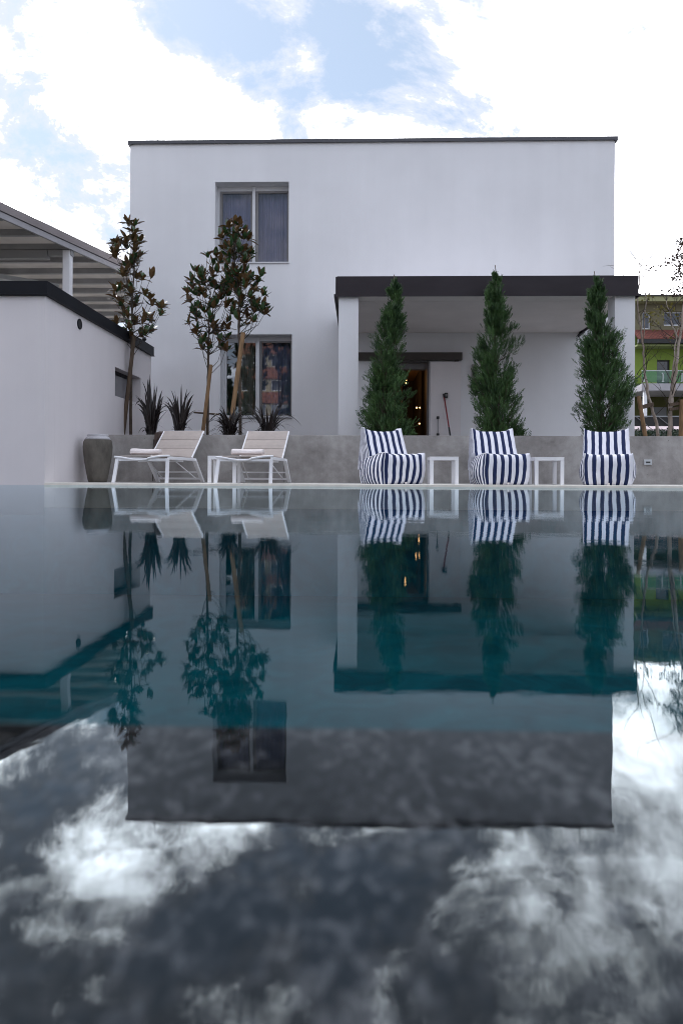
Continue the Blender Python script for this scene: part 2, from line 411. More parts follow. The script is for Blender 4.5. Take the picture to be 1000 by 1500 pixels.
BLOBS = [(345, 25, 0.08, -0.62), (400, 110, 0.07, -0.6), (495, 60, 0.08, -0.62), (400, 50, 0.06, -0.35), (448, 90, 0.05, 0.6), (258, 8, 0.075, -0.75), (110, 225, 0.15, -0.62), (60, 190, 0.09, -0.3), (440, 150, 0.06, -0.45),
         (560, 95, 0.10, -0.25), (20, 350, 0.22, 0.8), (170, 100, 0.18, 0.55), (325, 200, 0.10, 0.6), (800, 190, 0.38, 0.55), (695, 95, 0.11, -0.55), (930, 60, 0.2, 0.2),
         (470, -110, 0.30, -0.55), (180, -150, 0.2, -0.3), (800, -150, 0.3, -0.4), (960, 350, 0.25, 0.8)]
GLOW_DIR = ray(80, 200).normalized()
CL_BACK, CL_FRONT, CL_SUN, SKY_S = 2.1, 1.0, 9.0, 0.10
make_world()
sl = bpy.data.lights.new('sun', 'SUN'); sl.energy = 1.0; sl.angle = R(12); sl.color = (1.0, 0.95, 0.88)
so = bpy.data.objects.new('sun', sl); COL.objects.link(so); so.location = (-10, 20, 25)
so.rotation_euler = (-sun_dir).to_track_quat('-Z', 'Y').to_euler()

# ------------------------------------------------------------------ setting: ground, pool, deck
PX0, PX1, PY0, PY1 = -12.0, 10.0, -0.42, 9.0
def S(mb, name, m, **k): return tag(mb.build(name, m, **k), kind='structure')
g = MB(); E = 900; zg = -0.06
for (a, b, c, d) in ((-E, E, -E, PY0), (-E, E, PY1, E), (-E, PX0, PY0, PY1), (PX1, E, PY0, PY1)):
    g.add([(a, c, zg), (b, c, zg), (b, d, zg), (a, d, zg)], [(0, 1, 2, 3)])
S(g, 'ground', M['ground'])
g = MB(); zb = -1.45
g.add([(PX0, PY0, zb), (PX1, PY0, zb), (PX1, PY1, zb), (PX0, PY1, zb)], [(0, 1, 2, 3)])
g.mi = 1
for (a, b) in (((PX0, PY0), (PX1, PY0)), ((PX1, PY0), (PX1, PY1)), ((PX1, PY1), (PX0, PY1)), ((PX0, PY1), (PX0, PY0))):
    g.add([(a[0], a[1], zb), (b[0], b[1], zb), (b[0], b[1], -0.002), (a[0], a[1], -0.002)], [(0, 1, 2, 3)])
S(g, 'pool_basin', [M['basin'], M['basin_wall_brightened']])
g = MB(); g.box(PX0 + .002, PX1 - .002, PY0 + .002, 0.437, -0.4, -0.008); S(g, 'pool_ledge', M['ledge'], bevel=0.012)
g = MB(); g.add([(PX0, PY0, 0), (PX1, PY0, 0), (PX1, PY1, 0), (PX0, PY1, 0)], [(0, 1, 2, 3)]); S(g, 'water', M['water'])
LBX = at(66, 500, 9.0).x      # corner of the annex on the left
g = MB(); g.box(LBX + .003, 11, 8.985, 9.30, -0.3, 0.032); S(g, 'pool_coping', M['coping'], bevel=0.006)
g = MB(); g.box(LBX + .003, 11, 9.304, 10.8, -0.3, 0.028); S(g, 'deck', M['deck'])
g = MB(); g.box(LBX + .003, -0.35, 10.952, 14.655, -0.3, 0.62); g.box(-0.349, 11, 10.952, 11.45, -0.3, 0.62); g.box(5.6, 11, 11.451, 14.66, -0.3, .62); S(g, 'planting_bed', M['soil'])
g = MB(); g.box(-0.349, 5.595, 11.452, 14.655, -0.3, 0.42); S(g, 'terrace', M['deck'])
# low concrete wall
t_ = thing('concrete_wall', (LBX, 10.8, 0), 'low grey concrete retaining wall running behind the loungers and beanbags', 'wall')
g = MB(); zt = at(500, 637.5, 10.8).z; g.box(LBX + .003, 11, 10.8, 10.95, -0.1, zt); g.build('wall_body', M['concrete'], t_, bevel=0.006)
g = MB()
for x in (-3.05, -1.2, 2.2, 5.4): g.box(x - .004, x + .004, 10.7975, 10.7995, 0.03, zt - .01)
g.build('joint', mat('wall_joint', (0.13, 0.12, 0.12), 0.9), t_)
p = at(948, 677, 10.8)
t_ = thing('step_light', (p.x, 10.79, p.z), 'small pale recessed wall light set in the concrete wall right of the beanbags', 'wall light')
g = MB(); g.box(p.x - .06, p.x + .06, 10.775, 10.799, p.z - .042, p.z + .042); g.build('housing', M['plate'], t_, bevel=.004)
g = MB(); g.box(p.x - .032, p.x + .032, 10.770, 10.774, p.z - .012, p.z + .010); g.build('slot', M['dark'], t_)

# ------------------------------------------------------------------ main house
HYF = 14.66
HX0 = at(190, 400, HYF).x; HX1 = at(900, 300, HYF).x; HZ = at(500, 204, HYF).z
house = thing('house', ((HX0 + HX1) / 2, HYF, 0), 'two storey white rendered house with flat roof and covered porch behind the pool', 'house')
def rect(x0, y0, x1, y1, Y=HYF):
    a = at(x0, y1, Y); b = at(x1, y0, Y); return [a.x, b.x, a.z, b.z]
W1 = rect(314.5, 265.5, 423, 384); W2 = rect(322, 489.5, 427.5, 611); DR = rect(547, 528, 628.5, 640); DR[2] = 0.42
g = MB(); grid_wall(g, HX0, HX1, -0.1, HZ - 0.05, HYF, HYF + 0.36, [W1, W2, DR])
g.box(HX0, HX0 + .3, HYF + .361, HYF + 8, -0.1, HZ - .05); g.box(HX1 - .3, HX1, HYF + .361, HYF + 8, -0.1, HZ - .05)
g.box(HX0 + .301, HX1 - .301, HYF + 7.7, HYF + 8, -0.1, HZ - .05)
g.build('wall', M['stucco'], house)
g = MB(); g.box(HX0 + .302, HX1 - .302, HYF + .363, HYF + 7.69, HZ - .5, HZ - .25); g.build('roof', M['room'], house)
g = MB(); o_ = 0.045
g.box(HX0 - o_, HX1 + o_, HYF - o_, HYF + .40, HZ - 0.05, HZ); g.box(HX0 - o_, HX0 + .34, HYF + .402, HYF + 8.04, HZ - .05, HZ); g.box(HX1 - .34, HX1 + o_, HYF + .402, HYF + 8.04, HZ - .05, HZ)
g.box(HX0 - o_, HX0 + .05, HYF - o_ - .003, HYF + .38, HZ - .085, HZ - .051); g.box(HX1 - .02, HX1 + o_, HYF - o_ - .003, HYF + .38, HZ - .085, HZ - .051)
g.box(HX0 + .051, HX1 - .021, HYF - o_ - .003, HYF - .02, HZ - .072, HZ - .051)
g.build('parapet_cap', M['cap'], house)
# inner rooms
g = MB(); g.box(HX0 + .31, HX1 - .31, HYF + .364, HYF + 7.6, 3.75, 3.95); g.box(HX0 + .31, HX1 - .31, HYF + .364, HYF + 7.6, 0.2, 0.419)
g.box(-.9, -.75, HYF + .366, HYF + 7.5, .42, 3.749); g.build('inner_floor', M['room'], house)
# door corridor
DX0, DX1, DZ = DR[0], DR[1], DR[3]
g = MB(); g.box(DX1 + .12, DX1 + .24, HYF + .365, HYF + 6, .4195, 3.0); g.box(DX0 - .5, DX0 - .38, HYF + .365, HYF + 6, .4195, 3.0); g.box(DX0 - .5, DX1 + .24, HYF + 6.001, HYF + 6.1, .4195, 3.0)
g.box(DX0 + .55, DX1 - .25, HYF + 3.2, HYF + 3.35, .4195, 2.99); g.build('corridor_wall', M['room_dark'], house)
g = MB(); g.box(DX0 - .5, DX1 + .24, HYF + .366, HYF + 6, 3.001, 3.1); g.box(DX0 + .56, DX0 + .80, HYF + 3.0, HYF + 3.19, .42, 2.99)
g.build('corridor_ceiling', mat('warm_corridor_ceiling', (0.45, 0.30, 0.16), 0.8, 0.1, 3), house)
g = MB(); fw = .045
g.box(DX1 - fw, DX1, HYF + .02, HYF + .14, .42, DZ); g.box(DX0, DX0 + fw, HYF + .02, HYF + .14, .42, DZ); g.box(DX0 + fw, DX1 - fw, HYF + .02, HYF + .14, DZ - .03, DZ)
g.build('door_frame', mat('grey_door_frame', (0.10, 0.095, 0.10), 0.5), house, bevel=.004)
g = MB(); g.box(DX0 + fw + .002, DX1 - fw - .002, HYF + .15, HYF + .34, DZ - .16, DZ - .032); g.build('shutter_box', mat('grey_shutter_box', (0.17, 0.165, 0.17), 0.5), house)
rr = rect(523, 516.3, 676.5, 527.3, HYF - .08)
g = MB(); g.box(rr[0], rr[1], HYF - .13, HYF - .002, rr[2], rr[3]); g.box(rr[0] + 2.07, rr[0] + 2.16, HYF - .10, HYF - .05, rr[2] - .025, rr[2] - .001); g.build('sliding_door_rail', M['rail'], house, bevel=.006)
g = MB(); g.box(DX1 + .02, rr[1] - .02, HYF - .065, HYF - .015, .45, rr[2] - .03); g.build('sliding_door', M['stucco_porch'], house, bevel=.004)

def window(w, parent, curtain_m, grey_right=True):
    x0, x1, z0, z1 = w; Yf = HYF + .25; f = .05; xm = x0 + (x1 - x0) * .505
    g = MB()
    g.box(x0, x0 + f, Yf, Yf + .08, z0, z1); g.box(x1 - f * .5, x1, Yf, Yf + .08, z0, z1)
    g.box(x0 + f, x1 - f * .5, Yf, Yf + .08, z1 - f * 2.0, z1); g.box(x0 + f, x1 - f * .5, Yf, Yf + .08, z0, z0 + f)
    g.box(xm - .033, xm + .033, Yf - .03, Yf + .08, z0 + f, z1 - .003)
    wo = g.build('window', M['frame'], parent, bevel=.004)
    for (a, b, sm) in ((x0 + f, xm - .033, 'frame' if not grey_right else 'sash'), (xm + .033, x1 - f * .5, 'sash')):
        g = MB(); s = .062 if sm == 'sash' else .05
        if curtain_m == 'cream_curtain': s *= .8
        zt, zb_ = z1 - f * 2, z0 + f
        g.box(a, a + s, Yf + .012, Yf + .065, zb_, zt); g.box(b - s * .6, b, Yf + .012, Yf + .065, zb_, zt)
        g.box(a + s, b - s * .6, Yf + .012, Yf + .065, zt - s * .7, zt); g.box(a + s, b - s * .6, Yf + .012, Yf + .065, zb_, zb_ + s * .35)
        g.build('sash', M[sm], wo, bevel=.003)
        g = MB(); g.box(a + s * .9, b - s * .5, Yf + .035, Yf + .041, zb_ + s * .3, zt - s * .6); g.build('glass_pane', M['glass' if curtain_m != 'sheer' else 'glass_screen'], wo)
    g = MB(); n = 160; spans = [(x0 - .05, x1 + .05, 'sheer')] if curtain_m == 'sheer' else [(x0 + .30, xm - .1, 'cream_curtain'), (xm + .05, x1 + .1, 'sheer')]
    for (a, b, cm) in spans:
        g = MB(); vs = []
        for i in range(n + 1):
            x = a + (b - a) * i / n; y = Yf + .19 + .022 * math.sin(x * 62) + .012 * math.sin(x * 23 + 1.3)
            vs += [(x, y, z0 - .1), (x, y, z1 + .1)]
        g.add(vs, [(2 * i, 2 * i + 2, 2 * i + 3, 2 * i + 1) for i in range(n)])
        g.build('curtain', M[cm], wo, smooth=True)
    g = MB(); g.box(x0 - .012, x1 + .012, HYF - .03, Yf - .002, z0 - .028, z0); g.build('sill', M['frame'] if curtain_m == 'sheer' else mat('grey_sill', (0.36, .36, .38), .5), wo, bevel=.004)
window(W1, house, 'sheer'); window(W2, house, 'cream_curtain', False)

# porch
CYF = 11.6
c0 = at(494, 404, CYF); c1 = at(932.5, 404, CYF); cb = at(700, 432, CYF).z; ctop = at(700, 404.5, CYF).z
g = MB(); g.box(c0.x, c1.x, CYF, HYF - .002, cb + .02, ctop - .01); pr = g.build('porch_roof', M['soffit'], house)
g = MB()
g.box(c0.x - .004, c1.x + .004, CYF - .03, CYF - .001, cb, ctop); g.box(c0.x - .03, c0.x - .001, CYF, HYF - .003, cb, ctop); g.box(c1.x + .001, c1.x + .03, CYF, HYF - .003, cb, ctop)
g.box(c0.x - .055, c1.x + .055, CYF - .045, CYF - .0305, cb - .028, cb + .012); g.box(c0.x - .055, c0.x - .0305, CYF - .03, HYF - .003, cb - .028, cb + .012); g.box(c1.x + .0305, c1.x + .055, CYF - .03, HYF - .003, cb - .028, cb + .012)
g.build('fascia', M['fascia'], pr)
g = MB(); ys = CYF + .40
g.box(c0.x + .01, c1.x - .01, CYF + .001, ys - .006, cb - .0, cb + .0195); g.box(c0.x + .01, c1.x - .01, ys + .006, HYF - .004, cb - .0, cb + .0195); g.build('soffit', M['soffit'], pr)
g = MB(); g.box(c0.x + .01, c1.x - .01, ys - .0055, ys + .0055, cb + .008, cb + .0195); g.build('shadow_gap', M['rail'], pr)
for (a, b) in ((495.5, 524.5), (901, 930.5)):
    xa = at(a, 540, CYF).x; xb = at(b, 540, CYF).x
    g = MB(); g.box(xa, xb, CYF + .03, CYF + .36, .3, cb - .001); g.build('pillar', M['stucco'], house)
# back wall patch of porch darker plaster, set proud of the facade
# lightning rods
for k, (px, pt, pb) in enumerate(((231, 184, 206), (853, 178, 203))):
    a = at(px, pb, HYF + .1); b = at(px, pt, HYF + .1)
    o = MB(); o.tube([(a.x, HYF + .1, HZ - .01), (a.x, HYF + .1, b.z)], [.009, .004], 6)
    tag(o.build('lightning_rod', M['plate'], None), ['thin lightning rod on the roof edge above the upstairs window side of the house', 'thin lightning rod on the roof edge at the far right end of the house'][k], 'lightning rod', 'lightning rods on the house roof')
# things on the porch wall
p = at(694, 553, HYF)
t_ = thing('intercom_panel', (p.x, HYF, p.z), 'slim grey wall panel beside the middle cypress on the porch wall', 'wall panel')
g = MB(); g.box(p.x - .06, p.x + .06, HYF - .06, HYF - .001, p.z - .28, p.z + .28); g.build('casing', mat('panel_grey', (0.30, .28, .28), .5), t_, bevel=.012)
g = MB(); g.box(p.x - .04, p.x + .04, HYF - .064, HYF - .0605, p.z + .02, p.z + .22); g.build('screen', M['dark'], t_)
p = at(845, 491, HYF); q = at(853, 485.5, HYF)
t_ = thing('wall_spotlight', (p.x, HYF, p.z), 'small black spotlight on the porch wall under the ceiling beside the right cypress', 'spotlight')
g = MB(); g.tube([(p.x - .02, HYF - .14, p.z - .04), (q.x, HYF - .05, q.z)], [.03, .045], 12); g.build('lamp_head', M['dark'], t_, smooth=False)
g = MB(); g.tube([(q.x, HYF - .06, q.z), (q.x + .03, HYF - .001, q.z)], .02, 8); g.build('bracket', M['dark'], t_)
# broom and duster leaning on the sliding door
p = at(650.5, 582, HYF - .1); q = at(659.5, 640, HYF - .3)
t_ = thing('broom', (q.x, HYF - .3, .42), 'red handled broom leaning against the white porch wall beside the doorway', 'broom')
dn = Vector((q.x, HYF - .3, q.z)); up = Vector((p.x, HYF - .09, p.z)); dirn = (dn - up); bot = up + dirn * ((up.z - .52) / (up.z - dn.z))
g = MB(); g.tube([up, bot], .015, 10); g.build('handle', M['red'], t_, smooth=True)
g = MB(); g.tube([up + (up - bot).normalized() * .08, up], .020, 10); g.build('grip', M['dark'], t_)
g = MB(); g.tube([up + (bot - up) * .50, bot + Vector((0, 0, -.02))], .018, 10); g.build('lower_tube', M['dark'], t_)
g = MB(); g.box(bot.x - .16, bot.x + .16, bot.y - .04, bot.y + .04, .421, .52); g.build('brush_head', M['dark'], t_, bevel=.02)
p = at(653, 579.5, HYF - .066)
t_ = thing('broom_holder', (p.x, HYF - .08, p.z), 'small black box fixed to the porch wall above the broom', 'wall box')
g = MB(); g.box(p.x - .035, p.x + .035, HYF - .115, HYF - .066, p.z - .05, p.z + .06); g.build('box_body', M['dark'], t_, bevel=.008)
g = MB(); g.box(p.x - .02, p.x + .02, HYF - .122, HYF - .1155, p.z - .02, p.z + .03); g.build('button', M['sash'], t_)
p = at(641, 613, HYF - .12); q = at(641, 636, HYF - .12)
t_ = thing('dustpan', (p.x, HYF - .12, .42), 'black long-handled dustpan standing by the doorway left of the broom', 'dustpan')
g = MB(); g.tube([(p.x, HYF - .12, p.z), (p.x, HYF - .12, .52)], .008, 8); g.build('handle', M['dark'], t_)
g = MB(); g.box(p.x - .03, p.x + .03, HYF - .14, HYF - .10, p.z - .01, p.z + .05); g.build('grip', M['dark'], t_, bevel=.012)
g = MB(); g.box(p.x - .12, p.x + .12, HYF - .26, HYF - .08, .421, .50); g.build('pan', M['dark'], t_, bevel=.02)
g = MB(); g.box(p.x - .03, p.x + .03, HYF - .14, HYF - .10, q.z - .04, q.z + .02); g.build('clip', M['dark'], t_, bevel=.008)
# lit lamps in the corridor
def bulb_mat(name, e):
    m = bpy.data.materials.new(name); m.use_nodes = True; bs = m.node_tree.nodes['Principled BSDF']
    bs.inputs['Base Color'].default_value = (.8, .6, .4, 1); bs.inputs['Emission Color'].default_value = (1, .52, .20, 1); bs.inputs['Emission Strength'].default_value = e
    return m
M['bulb'] = bulb_mat('lit_warm_bulb', 4.5)
M['bulb2'] = bulb_mat('lit_warm_lamp', 3.5)
def bulb(px, py, Y, r, name, label, group, cord=True):
    p = at(px, py, Y)
    t = thing(name, tuple(p), label, 'lamp', group)
    g = MB(); g.lathe([(r * math.sin(a), -r * math.cos(a)) for a in [i * math.pi / 8 for i in range(1, 9)]], tuple(p), 12); g.build('bulb', M['bulb'], t, smooth=True)
    g = MB(); g.tube([(p.x, p.y, p.z + r * .9), (p.x, p.y, min(2.99, p.z + .5) if cord else p.z + r * 2.2)], .006 if cord else r * .5, 6); g.build('cord' if cord else 'socket', M['dark'], t)
BL = [(565.5, 558, 'first'), (574, 558, ''), (594.6, 556.5, ''), (594.2, 561, ''), (560, 596, ''), (576, 596.5, ''), (610, 597, ''), (614.5, 597, ''),
      (559.5, 620.5, ''), (563.5, 621.5, ''), (573, 620.5, ''), (577, 620.5, ''), (614, 620.5, '')]
for i, (a, b, _) in enumerate(BL):
    row = 'upper' if b < 570 else 'middle' if b < 600 else 'lower'
    bulb(a, b, HYF + 1.6 + .05 * (i % 3), .019, 'pendant_lamp', 'small lit warm bulb hanging in the %s row inside the porch doorway' % row, 'warm bulbs in the %s row inside the doorway' % row)
# soft amber ceiling strip deeper in the corridor (the glow seen at the top of the doorway)
p = at(600, 545, HYF + 2.6)
t_ = thing('ceiling_lamp', (p.x, HYF + 2.5, 2.95), 'amber glowing ceiling lamp inside the dark corridor behind the doorway', 'lamp')
g = MB(); g.lathe([(.02, -.03), (.14, -.025), (.16, 0)], (DX0 - .1, HYF + 3.6, 2.965), 24); g.build('diffuser', M['bulb2'], t_)
g = MB(); g.lathe([(.17, 0), (.17, .03)], (DX0 - .1, HYF + 3.6, 2.9655), 24); g.build('rim', M['dark'], t_)

pl = bpy.data.lights.new('corridor_lamp_light', 'POINT'); pl.energy = 9; pl.color = (1.0, .50, .18); pl.shadow_soft_size = .12
plo = bpy.data.objects.new('corridor_lamp_light', pl); COL.objects.link(plo); plo.location = (DX0 - .1, HYF + 3.6, 2.6)
# ------------------------------------------------------------------ annex on the left
ZL = at(67, 412, 9.0).z; YE = 13.62; AX0 = -9.6
annex = thing('annex', (LBX, 9.0, 0), 'single storey white annex with dark roof edge standing at the pool on the left', 'building')
vy0 = 9.0 * 0
def on_side(px, py):   # point on the annex side wall plane X=LBX
    d = ray(px, py); k = LBX / d.x; return Vector((LBX, d.y * k, d.z * k + CAMH))
wa = on_side(168.5, 537); wb = on_side(206, 580); wz0 = on_side(168.5, 579.5).z
g = MB(); grid_wall(g, 9.3, YE, -0.4, ZL - .16, LBX - .3, LBX, [[wa.y, wb.y, wz0, wa.z]], axis='x')
g.box(AX0, LBX, 9.0, 9.299, -.4, ZL - .16); g.box(AX0, LBX - .301, YE - .3, YE, -.4, ZL - .16); g.box(AX0, AX0 + .3, 9.3, YE - .301, -.4, ZL - .16)
g.build('wall', M['stucco_side'], annex)
g = MB(); g.box(AX0 + .1, LBX - .05, 9.05, YE - .05, ZL - .159, ZL - .06); g.build('roof', M['cap'], annex)
g = MB(); e = .045
g.box(AX0 - e, LBX + e, 9.0 - e, 9.10, ZL - .175, ZL); g.box(LBX - .08, LBX + e, 9.101, YE + e, ZL - .175, ZL); g.box(AX0 - e, LBX - .081, YE - .08, YE + e, ZL - .175, ZL)
g.box(AX0 - e - .012, LBX + e + .012, 9.0 - e - .012, 9.05, ZL - .19, ZL - .1751); g.box(LBX - .05, LBX + e + .012, 9.051, YE + e + .012, ZL - .19, ZL - .1751)
g.build('fascia', M['fascia_side'], annex, bevel=.003)
g = MB(); x = LBX - .16
g.box(x - .05, x, wa.y, wa.y + .05, wz0, wa.z); g.box(x - .05, x, wb.y - .05, wb.y, wz0, wa.z); g.box(x - .05, x, wa.y + .05, wb.y - .05, wa.z - .06, wa.z); g.box(x - .05, x, wa.y + .05, wb.y - .05, wz0, wz0 + .04)
wo = g.build('window', M['fascia_side'], annex)
g = MB(); g.box(x - .03, x - .024, wa.y + .05, wb.y - .05, wz0 + .04, wa.z - .06); g.build('glass_pane', mat('grey_window_glass', (0.16, .16, .175), .12, spec=.6), wo)
vp = on_side(116, 474.5)
g = MB(); g.tube([(LBX + .012, vp.y, vp.z), (LBX - .02, vp.y, vp.z)], .065, 28); vo = g.build('vent', M['dark'], annex)
g = MB()
for k in range(28):
    a = 2 * math.pi * k / 28; b = 2 * math.pi * (k + 1) / 28
    g.beam((LBX + .008, vp.y + .07 * math.cos(a), vp.z + .07 * math.sin(a)), (LBX + .008, vp.y + .07 * math.cos(b), vp.z + .07 * math.sin(b)), .018, .012, up=(1, 0, 0))
g.build('rim', M['fascia_side'], vo)
p = on_side(203, 484)
g = MB(); g.lathe([(.02, -.04), (.045, 0), (.02, .04)], (LBX + .02, YE - .5, ZL + .05), 12); g.beam((LBX + .02, YE - .5, ZL), (LBX + .02, YE - .5, ZL + .03), .02, .02); g.build('roof_lamp', M['dark'], annex)

# ------------------------------------------------------------------ carport roof behind annex
ZR = 4.75
eb0 = atz(0, 319, ZR); eb1 = atz(172, 396, ZR)
dv = (eb1 - eb0) / (eb1.y - eb0.y)
def edge(Y): return eb0 + dv * (Y - eb0.y)
carport = thing('carport', (edge(14).x, 14, 0), 'grey metal carport roof with ribbed underside rising above the annex', 'carport')
Ya, Yb = 8.6, HYF + 1.2
A = edge(Ya); B = edge(Yb); LX = -17.0
g = MB()
for (z, flip) in ((ZR + .13, 0), (ZR + .17, 1)):
    g.add([(LX, Ya, z), (A.x, Ya, z), (B.x, Yb, z), (B.x, 21, z), (LX, 21, z)], [(0, 1, 2, 3, 4) if flip else (4, 3, 2, 1, 0)])
msheet = leaf_mat('roof_sheet_membrane', (0.60, 0.57, 0.54), (0.72, 0.69, 0.66), None, 0.6, 0.30, 1.2)
g.build('roof_sheet', msheet, carport)
g = MB(); y = Ya + .3; k = 0
while y < 20.8:
    x1_ = edge(min(y, Yb)).x - .06
    g.box(LX, x1_, y - .045, y + .045, ZR + .01, ZR + .1295)
    y += .83; k += 1
g.build('purlin', mat('galvanised_purlin', (0.36, 0.36, 0.37), 0.5, .1, 3), carport)
g = MB(); y = Ya + .3
nx = Vector((dv.y, -dv.x, 0)).normalized()
g.beam(A + Vector((0, 0, .055)) + nx * .0, B + Vector((0, 0, .055)), .05, .11); g.box(B.x - .025, B.x + .025, Yb + .01, 21, ZR, ZR + .11)
g.build('edge_beam', mat('edge_beam_metal', (0.36, .35, .37), .45, .08, 2), carport)
g = MB(); g.beam(A + Vector((0, 0, .195)) + nx * .02, B + Vector((0, 0, .195)) + nx * .02, .06, .15); 
g.build('gutter', mat('gutter_metal', (0.24, .21, .21), .5, .1, 2), carport)
pp = edge(4.6 / ray(88, 367).z * 1.0 if False else atz(88, 367, ZR).y)
pw = .075
g = MB(); g.box(pp.x - pw - .12, pp.x + pw - .12, pp.y - pw + .02, pp.y + pw + .02, -.05, ZR); g.build('post', M['white'], carport, bevel=.006)
g = MB(); g.box(pp.x - .5, pp.x - .02, pp.y - .05, pp.y + .1, ZR - .1, ZR - .001); g.box(LX, pp.x - .52, pp.y - .06, pp.y + .1, ZR - .16, ZR - .001); g.build('cross_beam', mat('cross_beam', (.33, .33, .335), .5), carport)
g = MB(); a = atz(0, 392, ZR - .1); b = atz(45, 412, ZR - .1); g.beam(a + Vector((-2, -.6, 0)), b + Vector((.4, .5, 0)), .3, .1); g.build('brace', M['plate'], carport)

# ------------------------------------------------------------------ sun loungers
def lounger(loc, rz, label):
    t = thing('sun_lounger', loc, label, 'sun lounger', 'white framed sun loungers', rz)
    W = .72; h = .36; L = 1.0; hw = W / 2
    # local: x across (-hw..hw), y from foot (0) to back (+), z up
    g = MB(); s = .035
    g.beam((-hw, 0.0, h - .045), (hw, 0.0, h - .045), s * .8, s); g.beam((-hw, .02, h - .02), (-hw, L + .02, h - .02), s * .9, .042); g.beam((hw, .02, h - .02), (hw, L + .02, h - .02), s * .9, .042)
    g.beam((-hw, L, h - .02), (hw, L, h - .02), s * .8, s * .8)
    g.beam((-hw * .95, .6, h - .05), (hw * .95, .6, h - .05), .03, .03)
    fr = g.build('frame', M['white'], t, world=False, bevel=.006)
    g = MB(); pts = []
    for i in range(25):
        u = -1 + 2 * i / 24; pts.append((u * (hw + .035), -.02, h - .005 - .042 * math.cos(max(-1, min(1, (u + .1) * 1.05)) * math.pi / 2) ** 2 + (.012 if u > .2 else 0)))
    g.tube(pts, .0145, 8); g.build('foot_bar', M['white'], t, world=False, smooth=True)
    for (x, a, b) in ((-hw, 0.0, -.07), (hw, 0.0, -.03)):
        g = MB(); g.beam((x, a, h - .03), (x + (-.022 if x < 0 else 0), b, 0), .045, .032, up=(0, 1, 0)); g.build('leg', M['white'], t, world=False, bevel=.005)
    for x in (-hw, hw):
        g = MB(); g.beam((x, L - .01, h - .02), (x, L + .36, 0), .042, .055, up=(1, 0, 0)); g.build('leg', M['white'], t, world=False, bevel=.005)
    g = MB(); g.beam((-hw, L + .20, .155), (hw, L + .20, .155), .018, .022); g.beam((-hw, L + .31, .055), (hw, L + .31, .055), .026, .03)
    g.beam((hw * .55, L - .35, h - .05), (hw * .75, L + .31, .055), .015, .015)
    g.beam((-hw * .55, L - .35, h - .05), (-hw * .75, L + .31, .055), .015, .015)
    g.build('stretcher', M['white'], t, world=False, bevel=.003)
    g = MB(); sw = .315; n = 12; vs = []; fs = []
    for i in range(n + 1):
        y = .0 + (L - .02) * i / n
        zz = h + .012 + .012 * math.sin(i / n * math.pi)
        for x in (-sw, sw): vs += [(x, y, zz), (x, y, zz - .012)]
    for i in range(n):
        b = i * 4
        fs += [(b, b + 2, b + 6, b + 4), (b + 1, b + 5, b + 7, b + 3), (b, b + 4, b + 5, b + 1), (b + 2, b + 3, b + 7, b + 6)]
    fs += [(0, 1, 3, 2), (n * 4, n * 4 + 2, n * 4 + 3, n * 4 + 1)]
    g.add(vs, fs); g.build('seat_sling', M['sling'], t, world=False)
    # backrest
    y0, z0, y1, z1 = L - .02, h + .005, L + .49, h + .435; d = Vector((0, y1 - y0, z1 - z0)); nrm = Vector((0, -d.z, d.y)).normalized()
    g = MB(); m_ = 9; vs = []; fs = []
    for j in range(m_ + 1):
        for i in range(9):
            u = -1 + 2 * i / 8; p = Vector((u * sw, y0, z0)) + d * (j / m_); puff = .010 if j % 3 else -.002
            vs.append(p + nrm * (.010 + puff * (1 - u ** 6)))
    for j in range(m_ + 1):
        for i in range(9):
            u = -1 + 2 * i / 8; vs.append(Vector((u * sw, y0, z0)) + d * (j / m_) - nrm * .006)
    N = 9 * (m_ + 1)
    for j in range(m_):
        for i in range(8):
            a = j * 9 + i; fs.append((a, a + 1, a + 10, a + 9)); fs.append((N + a + 9, N + a + 10, N + a + 1, N + a))
    for j in range(m_):
        for i in (0, 8):
            a = j * 9 + i; fs.append((a, a + 9, N + a + 9, N + a) if i == 0 else (a + 9, a, N + a, N + a + 9))
    for i in range(8):
        a = m_ * 9 + i; fs.append((a, a + 1, N + a + 1, N + a)); fs.append((i + 1, i, N + i, N + i + 1))
    g.add(vs, fs); bk = g.build('backrest', M['sling'], t, world=False)
    g = MB()
    for k in (3, 6):
        p = d * (k / m_) + nrm * .0115; g.beam(Vector((-sw, y0, z0)) + p, Vector((sw, y0, z0)) + p, .003, .004)
    g.build('seam', mat('sling_seam', (.36, .32, .30), .9) if 'seamm' not in M else M['seamm'], bk, world=False)
    g = MB()
    for sx in (-1, 1): g.beam((sx * (sw + .010), y0, z0), (sx * (sw + .010), y1, z1), .022, .022, up=(1, 0, 0))
    g.beam((-sw, y1 + .003, z1 + .002), (sw, y1 + .003, z1 + .002), .016, .016)
    g.build('backrest_frame', M['white'], t, world=False, bevel=.004)
    return t
def place_l(pxA, pxB, rz, label):
    A_ = at(pxA, 709, 9.16); B_ = at(pxB, 709, 9.12); c = (A_ + B_) / 2
    return lounger((c.x, 9.17, .032), rz, label)
L1 = place_l(168, 247, R(-7), 'white framed taupe sling lounger closest to the stone urn with a raised back')
L2 = place_l(319, 397, R(-4.5), 'white framed taupe sling lounger standing right of the small white table between loungers')

